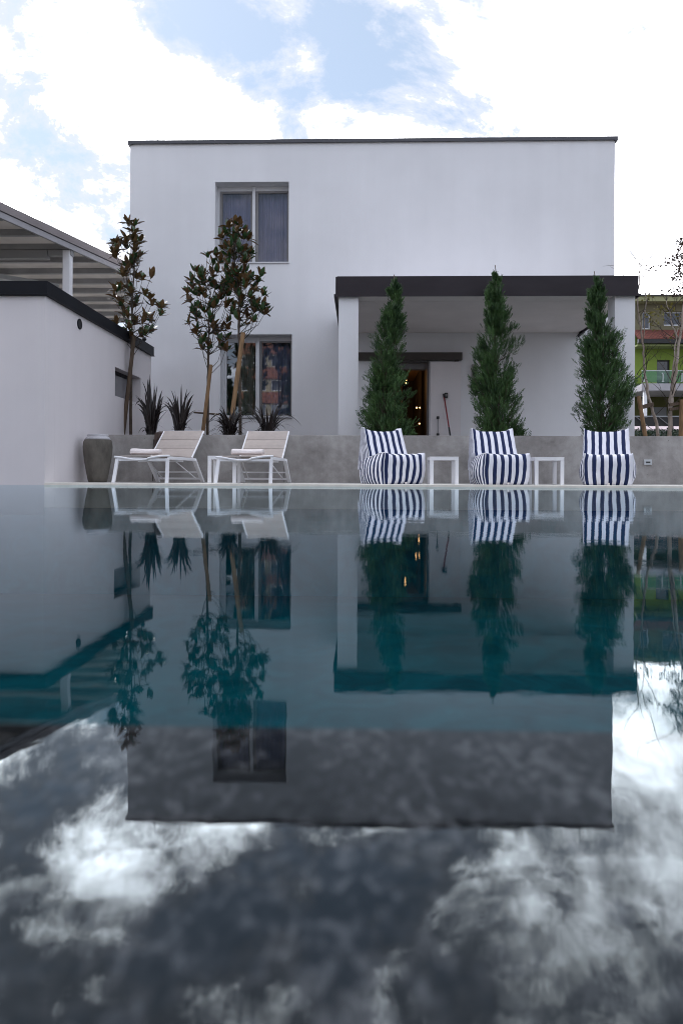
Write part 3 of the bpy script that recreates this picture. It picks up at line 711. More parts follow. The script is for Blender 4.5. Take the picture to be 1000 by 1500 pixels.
def towel(px, py, Y, ln, rz, label):
    p = at(px, py, Y)
    t = thing('rolled_towel', (p.x, p.y, .032 + .36 + .026), label, 'towel', 'rolled white towels on the loungers', rz)
    g = MB(); nr = 22; nt_ = 28; vs = []; fs = []
    for i in range(nr + 1):
        u = i / nr; x = (u - .5) * ln
        endf = 1 - .16 * abs(2 * u - 1) ** 6
        bend = .012 * math.sin(u * 3.3 + .6) ; dz = .010 * (2 * u - 1) ** 2
        for j in range(nt_):
            a = 2 * math.pi * j / nt_
            ry, rz_ = .075 * endf, .046 * endf * (1 + .10 * math.sin(2.4 * u + 2))
            w = 1 + .05 * noise.noise(Vector((x * 9, math.cos(a) * 2, math.sin(a) * 2 + px)))
            zz = rz_ * math.sin(a) * w
            vs.append((x, ry * math.cos(a) * w + bend, max(zz, -.036) + .040 + dz))
    for i in range(nr):
        for j in range(nt_):
            a = i * nt_ + j; b = i * nt_ + (j + 1) % nt_; fs.append((a, b, b + nt_, a + nt_))
    fs.append(tuple(reversed(range(nt_)))); fs.append(tuple(nr * nt_ + j for j in range(nt_)))
    g.add(vs, fs); g.build('towel_roll', M['towel'], t, world=False, smooth=True)
    # the outer flap ending on the front of the roll, and the spiral at the open end
    g = MB(); pts = []
    for k in range(46):
        a = k / 45 * 2 * math.pi * 2.3; r = .004 + .036 * k / 45; pts.append((-ln / 2 - .004, 1.45 * r * math.cos(a), .040 + .9 * r * math.sin(a)))
    g.tube(pts, .0052, 6); g.build('spiral_fold', M['towel'], t, world=False, smooth=True)
    g = MB(); g.beam((-ln / 2 + .01, -.070, .030), (ln / 2 - .01, -.064, .034), .010, .012, up=(0, 1, 0)); g.build('edge_fold', M['towel'], t, world=False, bevel=.004)
towel(214, 660, 9.45, .42, R(-4), 'rolled white towel lying on the lounger closest to the stone urn')
towel(363, 661, 9.45, .44, R(-3), 'rolled white towel lying on the lounger right of the small table')

# ------------------------------------------------------------------ side tables
def table(xl, xr, label):
    Y = 9.28; a = at(xl, 709, Y).x; b = at(xr, 709, Y).x; w = b - a; zt = .375; s = .048
    t = thing('side_table', ((a + b) / 2, Y, .032), label, 'side table', 'small white side tables')
    g = MB(); g.box(-w / 2, w / 2, 0, .40, zt - s, zt - .008)
    g2 = MB(); g2.box(-w / 2 - .001, w / 2 + .001, -.001, .401, zt - .0079, zt); g2.build('table_top', M['white'], t, world=False, bevel=.002)
    g.build('apron', M['white'], t, world=False, bevel=.003)
    for x in (-w / 2, w / 2 - s):
        for y in (0, .40 - s):
            g = MB(); g.box(x, x + s, y, y + s, 0, zt - s - .0005); g.build('leg', M['white'], t, world=False, bevel=.003)
table(304, 345.5, 'small square white table standing between the two sun loungers')
table(629.5, 671.5, 'small square white table between the left and the middle striped beanbag')
table(783, 826, 'small square white table between the middle and the right striped beanbag')

# ------------------------------------------------------------------ beanbag chairs
def puffed(w, shape, nx, ny, nz, bulge, seed, ears, wr=.010):
    """box grid with index space (i,j,k); shape(u,v,s)->(x,y,z) with u,v,s in -1..1 / 0..1"""
    vs = {}; order = []; sx = []; sy = []; fs = []; ms = []
    def vid(i, j, k, side):
        key = (i, j, k, side)
        if key in vs: return vs[key]
        u = -1 + 2 * i / nx; v = -1 + 2 * j / ny; s = k / nz
        x, y, z = shape(u, v, s)
        ex = (1 - u ** 4); ey = (1 - v ** 4); ez = (1 - (2 * s - 1) ** 4)
        x += math.copysign(1, u) * bulge[0] * (abs(u) ** 3) * ey * ez
        y += math.copysign(1, v) * bulge[1] * (abs(v) ** 3) * ex * ez
        z += (bulge[2] * s ** 3 * ex * ey)
        z += ears * s * (abs(u) ** 3 - .25)
        q = Vector((x * 6, y * 6, z * 6 + seed))
        nv = noise.noise_vector(q) * wr + noise.noise_vector(q * 2.7) * wr * .45
        # puckers along the seams
        pk = .0035 * math.sin(z * 90 + seed) * abs(u) ** 8 + .003 * math.sin(x * 70 + seed) * s ** 6
        k_ = min(1, z * 12) if z > 0 else 0
        x += nv.x * k_ + math.copysign(pk, u) * .6; y += nv.y * k_; z = max(0.0, z + nv.z * .8 * k_ + pk * .6 * k_)
        vs[key] = len(order); order.append((x, y, z)); sx.append(u * w / 2); sy.append(v * .42)
        return vs[key]
    def quad(a, b, c, d, m): fs.append((a, b, c, d)); ms.append(m)
    for i in range(nx):
        for k in range(nz):
            quad(vid(i, 0, k, 0), vid(i + 1, 0, k, 0), vid(i + 1, 0, k + 1, 0), vid(i, 0, k + 1, 0), 0)
            quad(vid(i, ny, k + 1, 0), vid(i + 1, ny, k + 1, 0), vid(i + 1, ny, k, 0), vid(i, ny, k, 0), 0)
        for j in range(ny):
            quad(vid(i, j, nz, 0), vid(i + 1, j, nz, 0), vid(i + 1, j + 1, nz, 0), vid(i, j + 1, nz, 0), 0)
            quad(vid(i, j + 1, 0, 0), vid(i + 1, j + 1, 0, 0), vid(i + 1, j, 0, 0), vid(i, j, 0, 0), 0)
    for j in range(ny):
        for k in range(nz):
            quad(vid(0, j + 1, k, 1), vid(0, j, k, 1), vid(0, j, k + 1, 1), vid(0, j + 1, k + 1, 1), 1)
            quad(vid(nx, j, k, 1), vid(nx, j + 1, k, 1), vid(nx, j + 1, k + 1, 1), vid(nx, j, k + 1, 1), 1)
    g = MB(); g.v = order; g.f = fs; g.m = ms; g.at = {'sx': sx, 'sy': sy}
    def line(idx): return [Vector(order[vs[k]]) for k in idx]
    rim = {}
    rim['front_l'] = line([(0, 0, k, 0) for k in range(nz + 1)] + [(0, j, nz, 0) for j in range(1, ny + 1)])
    rim['front_r'] = line([(nx, 0, k, 0) for k in range(nz + 1)] + [(nx, j, nz, 0) for j in range(1, ny + 1)])
    rim['top'] = line([(i, 0, nz, 0) for i in range(nx + 1)])
    return g, rim
def beanbag(loc, rz, seed, label):
    t = thing('beanbag_chair', loc, label, 'beanbag', 'striped beanbag chairs', rz)
    w = .605
    def seat(u, v, s):
        rear = (v + 1) / 2
        x = u * w / 2 * (1 + .03 * rear) * (1 - .03 * s); 
        x += math.copysign(1, u) * (.055 * abs(u) ** 2 * math.sin(math.pi * min(1, .08 + rear * 1.0)) * math.sin(math.pi * min(1, .18 + .80 * s)) - .03 * (1 - s) ** 3 * abs(u))
        y = v * .42 + .05 * (1 - s) ** 2 * (v < 0) * abs(v)
        z = s * (.40 - .10 * max(0, rear - .15))
        return x, y, z
    g, rim = puffed(w, seat, 30, 22, 16, (.012, .050, .026), seed, .030, .009)
    st = g.build('seat', [M['stripe_x'], M['stripe_y']], t, world=False, smooth=True)
    g = MB()
    for k in ('front_l', 'front_r'):
        g = MB(); g.tube([p + Vector((0, 0, .001)) for p in rim[k]], .0065, 6); g.build('piping', M['piping'], st, world=False, smooth=True)
    bw = .60
    def back(u, v, s):
        th = .17 * (1 - s) ** 1.1 + .065
        yc = .235 + .10 * s
        x = u * bw / 2 * (1 - .035 * s + .03 * (1 - s)); y = yc + v * th; z = .20 + s * .565
        return x, y, z
    g, rim = puffed(bw, back, 28, 12, 26, (.012, .034, .0), seed + 9, .050, .009)
    bk = g.build('backrest', [M['stripe_x'], M['stripe_y']], t, world=False, smooth=True)
    g = MB()
    for k in ('front_l', 'front_r'):
        g = MB(); g.tube(rim[k], .0065, 6); g.build('piping', M['piping'], bk, world=False, smooth=True)
    g = MB(); g.box(-.014, .014, -.455, -.446, .004, .03); g.build('tag', M['towel'], t, world=False)
    return t
def place_bb(px, Y, rz, seed, label):
    p = at(px, 700, Y); return beanbag((p.x, Y, .032), R(rz), seed, label)
place_bb(572.5, 9.66, 24, 1.3, 'navy and white striped beanbag chair turned to the right in front of the left cypress')
place_bb(729, 9.60, 6, 5.1, 'navy and white striped beanbag chair in front of the middle cypress')
place_bb(888.5, 9.58, -17, 8.7, 'navy and white striped beanbag chair in front of the right cypress')

# ------------------------------------------------------------------ stone urn
p = at(143, 706, 10.1)
t_ = thing('stone_urn', (p.x, 10.1, .028), 'tall dark stone urn with pale rim standing at the annex corner of the deck', 'urn')
prof = [(.115, 0), (.135, .01), (.150, .08), (.172, .20), (.195, .34), (.208, .45), (.212, .53), (.205, .60), (.190, .635)]
g = MB(); g.lathe(prof, (0, 0, 0), 56); g.build('urn_body', mat('urn_stone', (0.115, 0.105, 0.09), 0.85, 0.35, 6, bump=.006, bscale=35, stretch=(1, 1, .5)), t_, world=False, smooth=True)
g = MB(); g.lathe([(.188, .6355), (.165, .672), (.150, .680), (.150, .688), (.156, .705), (.150, .712), (.132, .705), (.128, .66), (.10, .62)], (0, 0, 0), 56); g.build('rim', mat('urn_rim', (0.48, 0.475, 0.50), 0.5, 0.15, 8, bump=.002, bscale=40), t_, world=False, smooth=True)

# ------------------------------------------------------------------ plants
rnd = random.Random(3)
def leaf(mb, p, d, up, L, w, curl=.15):
    """pointed elliptical leaf, two halves folded along the midrib"""
    d = d.normalized(); s = d.cross(up)
    s = s.normalized() if s.length > 1e-4 else d.orthogonal().normalized()
    n = s.cross(d).normalized(); k = curl * L
    vs = [p, p + d * L * .33, p + d * L * .68 - n * k * .35, p + d * L - n * k,
          p + d * L * .22 + s * w * .40 + n * w * .12, p + d * L * .55 + s * w * .52 + n * w * .12 - n * k * .25, p + d * L * .84 + s * w * .30 - n * k * .65,
          p + d * L * .22 - s * w * .40 + n * w * .12, p + d * L * .55 - s * w * .52 + n * w * .12 - n * k * .25, p + d * L * .84 - s * w * .30 - n * k * .65]
    mb.add(vs, [(0, 4, 1), (1, 4, 5, 2), (2, 5, 6, 3), (0, 1, 7), (1, 2, 8, 7), (2, 3, 9, 8)])
def rand_dir(r):
    z = r.uniform(-1, 1); a = r.uniform(0, 6.283); q = math.sqrt(1 - z * z); return Vector((q * math.cos(a), q * math.sin(a), z))
def outline_x(ol, y):
    for (a, b) in zip(ol, ol[1:]):
        if a[0] <= y <= b[0]:
            f = (y - a[0]) / (b[0] - a[0] + 1e-9); return a[1] + (b[1] - a[1]) * f, a[2] + (b[2] - a[2]) * f
    return None
def magnolia(Y, trunk_px, ol, n_ros, label, seed, brown=0.12):
    r = random.Random(seed)
    pts = [at(x, y, Y) for (x, y) in trunk_px]; pts[0].z = .58
    t = thing('magnolia_tree', (pts[0].x, Y, .6), label, 'tree', 'young magnolia trees behind the concrete wall')
    g = MB(); n = len(pts); fine = []
    for a, b in zip(pts, pts[1:]):
        for k in range(5): fine.append(a.lerp(b, k / 5) + Vector((r.uniform(-.006, .006), r.uniform(-.006, .006), 0)))
    fine.append(pts[-1])
    g.tube(fine, [max(.005, .026 * (1 - i / len(fine)) + .004) for i in range(len(fine))], 8)
    g.build('trunk', M['bark'], t, smooth=True)
    br = MB(); lf = MB(); ros = []
    y0, y1 = ol[0][0], ol[-1][0]; zmid = at(300, y0 + (y1 - y0) * .45, Y).z if brown > .2 else 99; tries = 0; sp = 8.0
    while len(ros) < n_ros and tries < 9000:
        tries += 1
        y = r.uniform(y0, y1); xl, xr = outline_x(ol, y); x = r.uniform(xl, xr)
        wpx = (xr - xl) / 2; dep = math.sqrt(max(0.05, 1 - ((x - (xl + xr) / 2) / max(wpx, 1)) ** 2)) * wpx * Y / 1000
        yy = r.uniform(-1, 1) * dep
        P = at(x, y, Y + yy)
        if min([(P - q).length for q in ros] or [9]) < sp * Y / 1000: 
            if r.random() < .97: continue
        ros.append(P)
    for P in ros:
        # attach lower on the trunk
        zt_ = P.z - r.uniform(.12, .45) - .3 * math.hypot(P.x - fine[-1].x, P.y - Y)
        base = min(fine, key=lambda q: abs(q.z - max(zt_, pts[1].z if len(pts) > 2 else zt_)))
        mid = base.lerp(P, .55) + Vector(((P.x - base.x) * .18, (P.y - base.y) * .18, -.04))
        br.tube([base, mid, P], [.007, .005, .0035], 5, cap=False)
        axis = ((P - mid).normalized() + Vector((0, 0, .5))).normalized()
        nl = r.randint(8, 13)
        for k in range(nl):
            a = k * 2.4 + r.uniform(-.3, .3); sd = axis.orthogonal().normalized(); sd = Matrix.Rotation(a, 3, axis) @ sd
            e = r.uniform(.15, .95); d = (axis * (1.15 - e) + sd * e).normalized()
            leaf(lf, P - axis * r.uniform(0, .05), d, axis if r.random() > (brown if P.z < zmid else .5) else -axis, r.uniform(.12, .215), r.uniform(.052, .086), r.uniform(.05, .35))
    br.build('branches', M['twig'], t, smooth=True)
    lf.build('crown', M['magnolia_leaf'], t)
    return t
magnolia(12.2, [(191, 640), (192, 560), (193, 500), (194, 440), (197, 380), (196, 345)],
         [(326, 186, 197), (345, 172, 208), (375, 166, 210), (392, 172, 204), (400, 178, 222), (420, 160, 224), (440, 160, 236), (455, 170, 243), (472, 168, 240), (488, 182, 222), (494, 190, 212)], 60,
         'young magnolia tree with bronze backed leaves standing beside the annex window', 11)
magnolia(12.5, [(303, 640), (305, 560), (305, 520), (306, 470), (308, 430), (300, 400)],
         [(368, 292, 320), (385, 288, 330), (402, 282, 335), (425, 270, 338), (440, 270, 342), (455, 276, 345), (475, 276, 345), (495, 283, 340), (514, 296, 330)], 66,
         'young magnolia tree with the lower crown left of the ground floor window', 23, .25)
magnolia(12.0, [(352, 640), (351, 560), (350, 490), (350, 440), (344, 390), (341, 345)],
         [(325, 330, 348), (345, 322, 362), (365, 322, 376), (385, 330, 374), (400, 340, 386), (418, 340, 370), (432, 345, 390), (450, 345, 393), (470, 348, 388), (480, 355, 378)], 66,
         'tallest magnolia crown reaching up in front of the upstairs window', 37, .25)
def stake(a, b, Y, r, m, label, group='wooden stakes supporting young trees'):
    p = at(*a, Y); q = at(*b, Y - .05); p.z = max(.55, p.z) if p.z < .9 else p.z
    p.z = .60
    g = MB(); g.tube([p, p.lerp(q, .5), q], [r * 1.05, r, r * .95], 10); o = g.build('wooden_stake', M[m], None)
    return tag(o, label, 'stake', group)
stake((178, 642), (196.5, 492), 12.1, .036, 'wood_dark', 'dark weathered stake leaning on the magnolia beside the annex')
stake((294, 640), (309, 534), 12.4, .034, 'wood', 'brown stake leaning on the magnolia with the lower crown')
stake((333.5, 641), (356, 487), 11.85, .040, 'wood', 'thick light wooden stake leaning across the ground floor window')
a = at(284, 604, 12.6); b = at(321, 607, 12.55)
g = MB(); g.tube([a, b], .016, 8); tag(g.build('wooden_rail', M['wood_dark'], None), 'thin dark horizontal cross rail tied behind the lower magnolia trunk', 'rail')

def flax(px, Y, blades, label, seed, extra=30, spread=.34, hmax=.62, zb=.70, fan=None):
    r = random.Random(seed); base = at(px, 640, Y); base.z = zb
    t = thing('flax_plant', tuple(base), label, 'plant', 'dark flax plants in the planting bed')
    g = MB()
    def blade(tip, w, droop):
        st = base + Vector((r.uniform(-.06, .06), r.uniform(-.05, .05), 0)); n = 9
        v = tip - st; side = Vector((v.y, -v.x, 0)) + Vector((r.uniform(-.3, .3), r.uniform(-.2, .2), 0)); side = side.normalized()
        if abs(side.y) > .7: side = (side + Vector((1, 0, 0))).normalized()
        vs = []; fs = []
        for i in range(n + 1):
            u = i / n; hor = Vector((v.x, v.y, 0)) * u ** 1.35; z = v.z * u + droop * 4 * u * (1 - u) * .5
            c = st + hor + Vector((0, 0, z)); ww = w * min(1, .55 + u * 1.6) * (1 if u < .55 else max(.04, 1 - ((u - .55) / .45) ** 1.6))
            vs += [c - side * ww / 2, c + Vector((0, -ww * .18, 0)), c + side * ww / 2]
        for i in range(n):
            b_ = i * 3; fs += [(b_, b_ + 1, b_ + 4, b_ + 3), (b_ + 1, b_ + 2, b_ + 5, b_ + 4)]
        g.add(vs, fs)
    for (x, y, w, dr) in blades: blade(at(x, y, Y + r.uniform(-.15, .15)), w * 1.15, dr)
    if fan:
        n_, fx0_, fx1_, ftop, fbot, dr_ = fan
        for k in range(n_):
            u = (k + r.random()) / n_ * 2 - 1; cx_ = (fx0_ + fx1_) / 2; y_ = fbot - (fbot - ftop) * math.sqrt(max(0, 1 - u * u)) * r.uniform(.45, 1.0)
            blade(at(cx_ + u * (fx1_ - fx0_) / 2, y_, Y + r.uniform(-.3, .3)), r.uniform(.028, .050), dr_ * abs(u) * r.uniform(.4, 1.2))
    for k in range(extra):
        a = r.uniform(0, 6.283); el = r.uniform(.1, 1.0); rad = spread * r.uniform(.2, 1)
        blade(base + Vector((rad * math.cos(a), rad * .7 * math.sin(a), hmax * r.uniform(.35, 1) * (1 - .55 * rad / spread))), r.uniform(.022, .038), r.uniform(.05, .4))
    g.build('blades', M['flax'], t)
    return t, g, base, r
flax(222, 11.7, [(198, 578, .035, .25), (206, 600, .03, .25), (216, 556, .05, 0), (219, 548, .055, 0), (227, 570, .05, 0), (232, 562, .055, 0), (239, 580, .045, 0), (200, 598, .03, .3), (247, 600, .04, .1), (212, 575, .045, .05), (224, 582, .06, 0), (229, 590, .05, 0)], 'dark upright flax plant nearest the annex behind the first lounger', 5, 22, .30, .5, fan=(17, 190, 256, 552, 618, .75))
flax(262, 11.8, [(266, 562, .055, 0), (256, 572, .035, 0), (271, 580, .04, 0), (280, 596, .035, .2), (246, 585, .035, .3), (277, 575, .045, 0), (252, 590, .04, 0), (291, 600, .03, .3), (268, 590, .06, 0), (286, 612, .035, .2), (260, 580, .05, 0)], 'dark flax plant between the two magnolias right of the annex one', 6, 24, .30, .5, fan=(18, 228, 300, 564, 620, .75))
flax(336, 11.5, [(308, 606, .02, .2), (314, 622, .025, .2), (326, 600, .03, .1), (345, 598, .03, .1), (360, 605, .025, .1), (320, 612, .02, .3), (368, 618, .02, .2)], 'low bushy dark flax plant below the left pane of the ground floor window', 8, 80, .42, .45, fan=(30, 300, 378, 590, 632, .6))
flax(392, 11.5, [(412, 584, .04, 0), (356, 586, .03, .1), (365, 598, .03, .1), (387, 602, .03, 0), (420, 602, .02, .15), (433, 628, .02, .35), (376, 605, .035, 0), (425, 616, .02, .2), (398, 600, .03, 0), (411, 605, .03, 0)], 'spiky dark flax plant below the right pane of the ground floor window', 9, 34, .36, .42, fan=(20, 344, 446, 584, 634, .6))
# dead flax leaves hanging over the wall
a = at(240, 634, 10.95)
t_ = thing('dry_leaf_bundle', (a.x, 10.8, .7), 'bundle of dry brown leaves hanging over the concrete wall behind the first lounger', 'dead leaves')
g = MB(); r = random.Random(4)
for k in range(16):
    x0_ = at(236 + r.uniform(-6, 9), 636, 10.9).x
    tipx = at(229 + r.uniform(-3, 9), 636, 10.76).x; tz = at(500, 655 + r.uniform(-9, 6), 10.76).z
    pts = [Vector((x0_ + .05, 11.02, zt + .02)), Vector((x0_ + .02, 10.88, zt + .05)), Vector(((x0_ + tipx) / 2, 10.775, zt + .02)), Vector((tipx, 10.765, tz + .06)), Vector((tipx + .01, 10.77, tz))]
    g.tube(pts, [.006, .012, .016, .012, .003], 5)
g.build('hanging_leaves', M['dryleaf'], t_)
g = MB(); x1_ = at(222, 680, 10.77).x; g.tube([Vector((x1_ + .1, 10.93, zt + .02)), Vector((x1_ + .03, 10.78, zt - .08)), Vector((x1_, 10.785, .3)), Vector((x1_ + .02, 10.78, .04))], .006, 6); g.build('hanging_stem', M['twig'], t_)
p = at(401, 634, 11.2)
g = MB()
t_ = thing('clay_pot', (p.x, 11.2, .6), 'rounded brown clay pot just showing above the wall behind the second lounger', 'pot')
g.lathe([(.06, 0), (.10, .05), (.125, .12), (.12, .17), (.10, .20), (.105, .215), (.09, .21), (.085, .15)], (p.x, 11.2, .62), 28); g.build('pot_body', mat('clay', (.16, .10, .085), .85, .2, 8), t_, smooth=True)
g = MB(); g.lathe([(.02, .0), (.084, .004), (.07, .03), (.03, .045)], (p.x, 11.2, .78), 20); g.build('soil_mound', M['soil'], t_, smooth=True)

def cypress(Y, ol, lean, label, seed, nsp=5200, low_gap=.0):
    r = np.random.RandomState(seed)
    cx_b = (ol[-1][1] + ol[-1][2]) / 2
    base = at(cx_b, 640, Y); base.z = .6
    t = thing('cypress_tree', (base.x, Y, .6), label, 'tree', 'slender cypresses along the wall')
    top = at((ol[0][1] + ol[0][2]) / 2, ol[0][0], Y)
    ax = [at((a[1] + a[2]) / 2 * .5 + (cx_b + (ol[0][1] + ol[0][2]) / 2 - cx_b) * .0 + ((a[1] + a[2]) / 2) * .5, a[0], Y) for a in ol][::-1]
    tr = [Vector((base.x, Y, .58))] + ax[1:]
    g = MB(); g.tube(tr, [max(.006, .036 * (1 - i / len(tr))) for i in range(len(tr))], 8); g.build('trunk', M['bark'], t, smooth=True)
    V = []; F = []
    br = MB(); rr = random.Random(seed)
    y0, y1 = ol[0][0], ol[-1][0]
    # a coarse clumping field: branches of foliage that fan out from the axis
    nb = 150; clumps = []
    for k in range(nb):
        y = y0 + (y1 - y0) * (rr.random() ** .85); xl, xr = outline_x(ol, y); c = (xl + xr) / 2; hw = (xr - xl) / 2
        az = rr.uniform(0, 2 * math.pi); ext = (rr.uniform(1.0, 1.28) if rr.random() < .14 else rr.uniform(.55, 1.06)) if hw > 26 else rr.uniform(.3, .95)
        tip = at(c + hw * math.cos(az) * (ext - .08), min(y + 9, y1), Y); tip.y = Y + hw * Y / 1000 * math.sin(az) * ext * .92
        yb = min(y1 + 6, y + rr.uniform(22, 62) * (hw / 40 + .4)); ob = outline_x(ol, min(yb, y1))
        b = at(((ob[0] + ob[1]) / 2), yb, Y)
        if b.z < .68: b.z = .68
        clumps.append((b, tip, min(1, hw / 36) ** .9))
        br.tube([b, b.lerp(tip, .5) + Vector((0, 0, -.03)), tip], [.009, .006, .002], 4, cap=False)
    ncl = len(clumps)
    for s_ in range(nsp):
        b, tip, hw = clumps[s_ % ncl]
        f = .25 + .75 * r.rand() ** .7
        ctr = b + (tip - b) * f; ctr = ctr + Vector(tuple(r.randn(3) * (.034 + .05 * (1 - f)) * hw * np.array([1, 1, 1.4])))
        if ctr.z < .66: continue
        out = Vector((ctr.x - b.x, ctr.y - Y, 0)); out = out.normalized() if out.length > 1e-3 else Vector((0, -1, 0))
        if ctr.z < 1.35 and r.rand() < low_gap: continue
        d = (Vector((0, 0, 1.0)) + out * (.25 + .65 * r.rand()) * (.35 + .65 * hw) + Vector(tuple(r.randn(3) * (.12 + .18 * hw)))).normalized()
        L = (.07 + .09 * r.rand()) * (.6 + .4 * hw); pl = Vector(tuple(r.randn(3))); pl = (pl - d * pl.dot(d)).normalized(); nn = d.cross(pl)
        # spine
        n0 = len(V); w = .004
        V.extend([ctr - nn * w, ctr + nn * w, ctr + d * L]); F.append((n0, n0 + 1, n0 + 2))
        k = 7
        for j in range(k):
            u = .08 + .8 * j / k; sd = 1 if j % 2 else -1; lb = L * (.50 - .30 * u)
            p0 = ctr + d * (L * u); q = (d * .85 + pl * sd * .62 + nn * (r.rand() - .5) * .5).normalized(); ww = .0055 + .003 * r.rand()
            m_ = p0 + q * lb * .5; n0 = len(V)
            V.extend([p0, m_ + (nn * .7 + pl * .7) * ww, p0 + q * lb, m_ - (nn * .7 + pl * .7) * ww]); F.append((n0, n0 + 1, n0 + 2, n0 + 3))
    g = MB(); g.v = [tuple(v) for v in V]; g.f = F; g.m = [0] * len(F)
    g.build('crown', M['cypress_leaf'], t)
    br.build('branches', M['bark'], t)
C1 = [(402, 572, 582), (420, 566, 589), (440, 561, 592), (460, 554, 594), (475, 550, 596), (487, 547, 603), (500, 545, 598), (520, 543, 594), (532, 540, 592), (543, 532, 592), (560, 534, 596), (580, 529, 594), (600, 524, 598), (612, 517, 596), (625, 532, 598), (638, 545, 598)]
C2 = [(388, 722, 728), (400, 717, 735), (410, 712, 742), (440, 709, 746), (455, 703, 750), (475, 693, 746), (492, 692, 756), (510, 694, 756), (530, 694, 762), (550, 691, 756), (575, 690, 762), (590, 683, 766), (610, 687, 773), (625, 692, 772), (638, 697, 768)]
C3 = [(397, 865, 875), (408, 858, 885), (430, 855, 888), (460, 853, 893), (475, 852, 908), (490, 845, 910), (502, 846, 917), (530, 847, 916), (550, 850, 926), (570, 846, 924), (588, 832, 922), (600, 844, 914), (615, 850, 918), (630, 855, 908), (638, 862, 900)]
cypress(11.2, C1, 0, 'slender green cypress in front of the doorway behind the left beanbag', 1, 6400, .15)
cypress(11.2, C2, 0, 'slender green cypress behind the middle beanbag in front of the blank porch wall', 2, 6600, .3)
cypress(11.2, C3, 0, 'slender green cypress in front of the right porch pillar', 3, 6000, .4)

# ------------------------------------------------------------------ birches on the right
def birch(Y, stems, label, seed, leafzones, nbr=26):
    r = random.Random(seed); b0 = at(*stems[0][0][:2], Y)
    t = thing('birch_tree', (b0.x, Y, .6), label, 'tree', 'bare birches right of the porch')
    tr = MB(); br = MB(); lf = MB()
    allp = []
    for si, st in enumerate(stems):
        pts = [at(x, y, Y + (.02 * si)) for (x, y, *_) in st]
        if si == 0 or st[0][1] > 630: pts[0].z = .58
        fine = []
        for a, b in zip(pts, pts[1:]):
            for k in range(4): fine.append(a.lerp(b, k / 4) + Vector((r.uniform(-.012, .012), r.uniform(-.012, .012), 0)))
        fine.append(pts[-1]); R0 = st[0][2] if len(st[0]) > 2 else .04
        tr.tube(fine, [max(.006, R0 * (1 - .8 * i / len(fine))) for i in range(len(fine))], 9); allp += fine[3:]
    tr.build('trunk', M['birch'], t, smooth=True)
    tips = []
    for k in range(nbr):
        b = r.choice(allp); a = r.uniform(0, 6.283); ln = r.uniform(.3, .9); pts = [b]; d = Vector((math.cos(a), math.sin(a) * .6, r.uniform(.5, 1.4))).normalized()
        for j in range(6):
            d = (d + Vector((r.uniform(-.22, .22), r.uniform(-.2, .2), r.uniform(-.12, .12)))).normalized(); pts.append(pts[-1] + d * ln / 6)
            if j > 1 and r.random() < .75:
                e = (d + rand_dir(r) * .7).normalized(); q = pts[-1]; e2 = (e + rand_dir(r) * .3).normalized(); l2 = ln * r.uniform(.2, .4)
                br.tube([q, q + e * l2 * .5, q + e * l2 * .5 + e2 * l2 * .5], [.0035, .0028, .0015], 4, cap=False); tips.append(q + e * l2 * .5 + e2 * l2 * .5)
        br.tube(pts, [.008, .007, .006, .005, .004, .003, .002], 5, cap=False); tips.append(pts[-1])
    lf2 = MB()
    for (x, y, sx, sy, n, kind) in leafzones:
        hub = at(x, y, Y)
        # each cluster hangs on its own twigs grown from the nearest stem
        src = min(allp, key=lambda q: (q - hub).length + (3 if q.z > hub.z else 0))
        tw = []
        for k in range(max(2, n // 7)):
            e = at(x + r.gauss(0, sx), y + r.gauss(0, sy), Y + r.uniform(-.4, .4)); mid = src.lerp(e, .5) + Vector((0, 0, .12)); br.tube([src, mid, e], [.005, .0035, .0015], 4, cap=False); tw.append((mid, e))
        for k in range(n):
            m_, e = r.choice(tw); u = r.uniform(.3, 1.05); P = m_.lerp(e, u) + rand_dir(r) * .05
            d = rand_dir(r); leaf(lf if kind == 'y' else lf2, P, d, rand_dir(r), r.uniform(.038, .062) * (1.25 if kind == 'y' else 1), r.uniform(.026, .038), .1)
    br.build('branches', M['twig'], t)
    c_ = lf.build('crown', M['birch_leaf'], t) if lf.f else None
    if lf2.f: lf2.build('backlit_leaves', M['birch_leaf_backlit'], t)  # leaves in front of the sky, darkened by colour as if backlit
birch(12.4, [[(966, 640, .030), (961, 620), (954, 598), (947, 565), (944, 540), (942, 510), (937, 470), (933, 446), (937, 405), (936, 385)], [(950, 580, .010), (938, 553), (931, 548)], [(942, 500, .010), (946, 440), (943, 405), (946, 385)]],
      'leaning pale birch with a single bare stem close to the porch pillar', 41,
      [(952, 455, 6, 6, 12, 'y'), (958, 468, 5, 8, 10, 'y'), (947, 440, 5, 3, 10, 'y'), (960, 402, 5, 4, 5, 'b'), (945, 396, 6, 6, 4, 'b')], 14)
birch(12.0, [[(979, 640, .038), (981, 610), (984, 580), (989, 545), (993, 510), (997, 480), (1004, 430), (1012, 370), (1018, 300)], [(979, 612, .022), (982, 575), (985, 545), (988, 515), (992, 480), (1000, 450)], [(995, 497, .014), (984, 478), (981, 460), (976, 440)], [(1010, 400, .016), (1004, 370), (998, 350)]],
      'forked pale birch with more leaves at the right edge of the photo', 42,
      [(996, 357, 4, 6, 40, 'b'), (985, 383, 7, 4, 60, 'b'), (998, 372, 4, 5, 30, 'b'), (984, 402, 6, 4, 36, 'b'), (992, 425, 7, 8, 50, 'b'), (975, 431, 9, 3, 34, 'b'), (962, 390, 4, 3, 7, 'b'), (998, 395, 5, 8, 36, 'b'),
       (964, 452, 6, 6, 20, 'y'), (976, 460, 6, 8, 20, 'y'), (994, 465, 4, 6, 16, 'y'), (973, 490, 6, 4, 10, 'y'), (962, 475, 5, 6, 14, 'y'), (1015, 380, 10, 30, 60, 'b')], 26)
